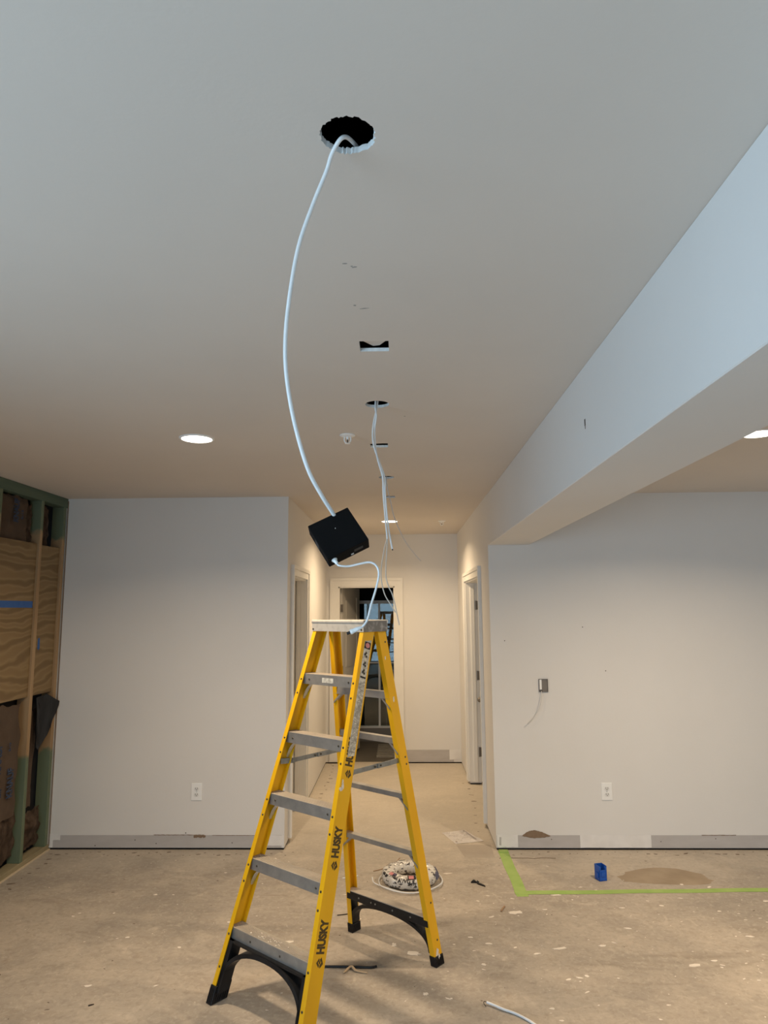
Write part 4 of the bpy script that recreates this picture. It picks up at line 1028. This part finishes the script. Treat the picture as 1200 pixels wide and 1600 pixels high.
# floor marks: skim patch, wet looking patch, splatter, glue spots (parts of the floor)
def floor_poly(name, pts, m, z=.0006, kind=None):
    bm = NB(); prism(bm, pts, -.002, z, 'z'); o = struct(name, bm, m, floor); 
    if kind: o['kind'] = kind
    return o
rp = [(.40, 5.52), (.69, 5.525), (.86, 5.36), (1.06, 5.36), (1.10, 5.27), (.90, 5.235), (.46, 5.235), (.43, 5.27)]
floor_poly('skim_patch', [(.405, 5.515), (.665, 5.52), (.66, 5.25), (.47, 5.245), (.445, 5.262)], M_SKIM)
rs = random.Random(31)
e = []
for k in range(40):
    a = 2 * pi * k / 40; x = 1.72 + (.30 + rs.uniform(-.02, .02)) * cos(a); y = 4.86 + (.145 + .06 * cos(a - 1.1)) * sin(a); e.append((x, y))
floor_poly('damp_patch', e, mat('damp stain', (.30, .235, .165), .8, var=(.38, .305, .22), scale=6, amount=.8))
bm = NB(); rs = random.Random(77)
for (px, py, a, b) in ((.66, 4.35, .045, .02), (-.62, 3.98, .028, .014), (-.48, 4.12, .018, .008), (.05, 3.86, .035, .018), (-.05, 3.95, .012, .02), (.30, 4.95, .03, .008), (.82, 3.92, .04, .010), (.40, 3.75, .012, .012), (.95, 4.6, .03, .008), (1.45, 3.75, .03, .012), (1.05, 3.95, .02, .01), (.10, 3.48, .012, .012), (-.35, 4.6, .02, .006)):
    blob(bm, px, py, a, b, rs.uniform(-.3, .3), -.001, .0008, rs, 14, .3)
for _ in range(260):
    y = rs.uniform(2.9, 5.3); x = rs.uniform(-2.4, 2.3)
    if rs.random() < .45: x = rs.uniform(.2, 2.2); y = rs.uniform(2.9, 4.6)
    s_ = rs.choice((.002, .002, .003, .003, .004, .005, .007, .010)); blob(bm, x, y, s_ * rs.uniform(.8, 2.2), s_ * rs.uniform(.5, 1), rs.uniform(-.7, .7), -.001, .0008, rs, 9, .35)
o = struct('paint_splatter', bm, M_TWHITE, floor); o['kind'] = 'stuff'
bm = NB()
def spot(x, y, s_): blob(bm, x, y, s_ * rs.uniform(.8, 2.0), s_ * rs.uniform(.4, .8), rs.uniform(-.5, .5), -.001, .0012, rs, 9, .35)
for k in range(34):
    spot(XL + .06 + (k + rs.random() * .5) * .054, 5.31 + rs.uniform(-.03, .05), rs.choice((.004, .007, .011)))
    spot(XR + .08 + (k + rs.random() * .5) * .07, 5.325 + rs.uniform(-.03, .05), rs.choice((.004, .007, .011)))
for k in range(24):
    spot(XL + .09 + rs.uniform(-.02, .05), 5.3 - k * .09, rs.choice((.005, .009, .014)))
    if k < 22 and k % 2: spot(XR - .05 + rs.uniform(-.04, .02), 5.5 + k * .11, rs.choice((.004, .008, .012))); spot(XH + .10 + rs.uniform(-.03, .04), 6.6 + k * .075, rs.choice((.004, .008, .012)))
for k in range(60): spot(rs.uniform(-2.4, 2.3), rs.uniform(2.9, 5.2), rs.choice((.002, .003, .005)))
o = struct('glue_spots', bm, M_GLUE, floor); o['kind'] = 'stuff'
# chipped control-joint line across the hallway mouth
bm = NB(); strip(bm, [(.69 + k * .05, 5.24 + rs.uniform(-.008, .012)) for k in range(9)], .010, -.001, .0010)
struct('crack', bm, M_GLUE, floor)

# loose small things
tag(obj('black_rod', tube(NB(), [(-.62, 3.705, .006), (-.40, 3.712, .006), (-.25, 3.708, .007), (-.165, 3.705, .006), (-.135, 3.715, .006)], .0055, 8), M_BLK, smooth=True), 'thin black rod on the floor behind the right front ladder rail', 'rod')
tag(obj('wood_splinter', tube(NB(), [(-.295, 3.655, .004), (-.262, 3.70, .012), (-.235, 3.672, .006), (-.18, 3.655, .004)], [.002, .0055, .006, .006, .005, .006, .005, .006, .006, .006, .006, .006, .005, .004], 6), mat('pale splinter', (.50, .36, .22), .9)), 'bent tan wood splinter beside the black rod', 'splinter')
bm = NB(); 
tube(bm, [(.445, 4.785, .005), (.462, 4.80, .012), (.478, 4.785, .006), (.487, 4.80, .008)], .005, 6); blob(bm, .468, 4.792, .022, .007, .2, 0, .006, rs, 9, .4)
prism(bm, [(.480, 4.775), (.487, 4.760), (.528, 4.722), (.520, 4.742), (.500, 4.768)], 0, .008, 'z')
tag(obj('plastic_scrap', bm, M_BLK), 'torn black plastic scrap on the floor right of the cable coil', 'scrap')
tag(obj('stick', tube(NB(), [(.575, 4.355, .004), (.592, 4.395, .005), (.606, 4.425, .004)], .005, 6), M_TWIG), 'short brown stick on the floor below the corner of the green tape', 'stick')
tag(obj('nail', tube(NB(), [(-.385, 4.30, .003), (-.33, 4.315, .003), (-.30, 4.335, .003)], .0028, 6), M_NAIL), 'thin bent dark nail on the floor left of the rear ladder leg', 'nail')
tag(obj('wire_scrap', tube(NB(), [(-.40, 4.86, .003), (-.34, 4.875, .003), (-.30, 4.90, .003)], .0035, 6), M_CORD), 'short white wire scrap on the floor left of the cable coil', 'wire')
t = thing('cable_offcut', 'white cable offcut lying on the floor at the bottom right of the photo', 'cable', (.37, 3.39, 0))
obj('jacket', tube(NB(), rel([(.372, 3.392, .012), (.40, 3.375, .010), (.44, 3.345, .008), (.49, 3.315, .006), (.54, 3.262, .006), (.60, 3.18, .006), (.70, 3.10, .006)], (.37, 3.39, 0)), .0052, 10), M_CORD, t, smooth=True)
obj('conductor', tube(NB(), [(.003, .002, .012), (-.008, .008, .012), (-.012, -.004, .010), (-.004, -.018, .004)], .0016, 6), M_NAIL, t)
for (x, y, s_, lb_) in ((-2.0, 3.62, .02, 'dark chip of debris on the floor near the left edge, midway to the stud wall'), (-1.42, 3.37, .012, 'tiny dark chip of debris on the floor nearest the front left ladder foot'), (-2.5, 4.2, .02, 'small dark chip of debris on the floor close to the stud wall')):
    bm = NB(); blob(bm, 0, 0, s_, s_ * .35, .5, 0, .004, rs, 8, .35)
    o = tag(obj('debris_chip', bm, M_NAIL), lb_, 'debris', 'dark chips on the floor'); o.location = (x, y, 0)
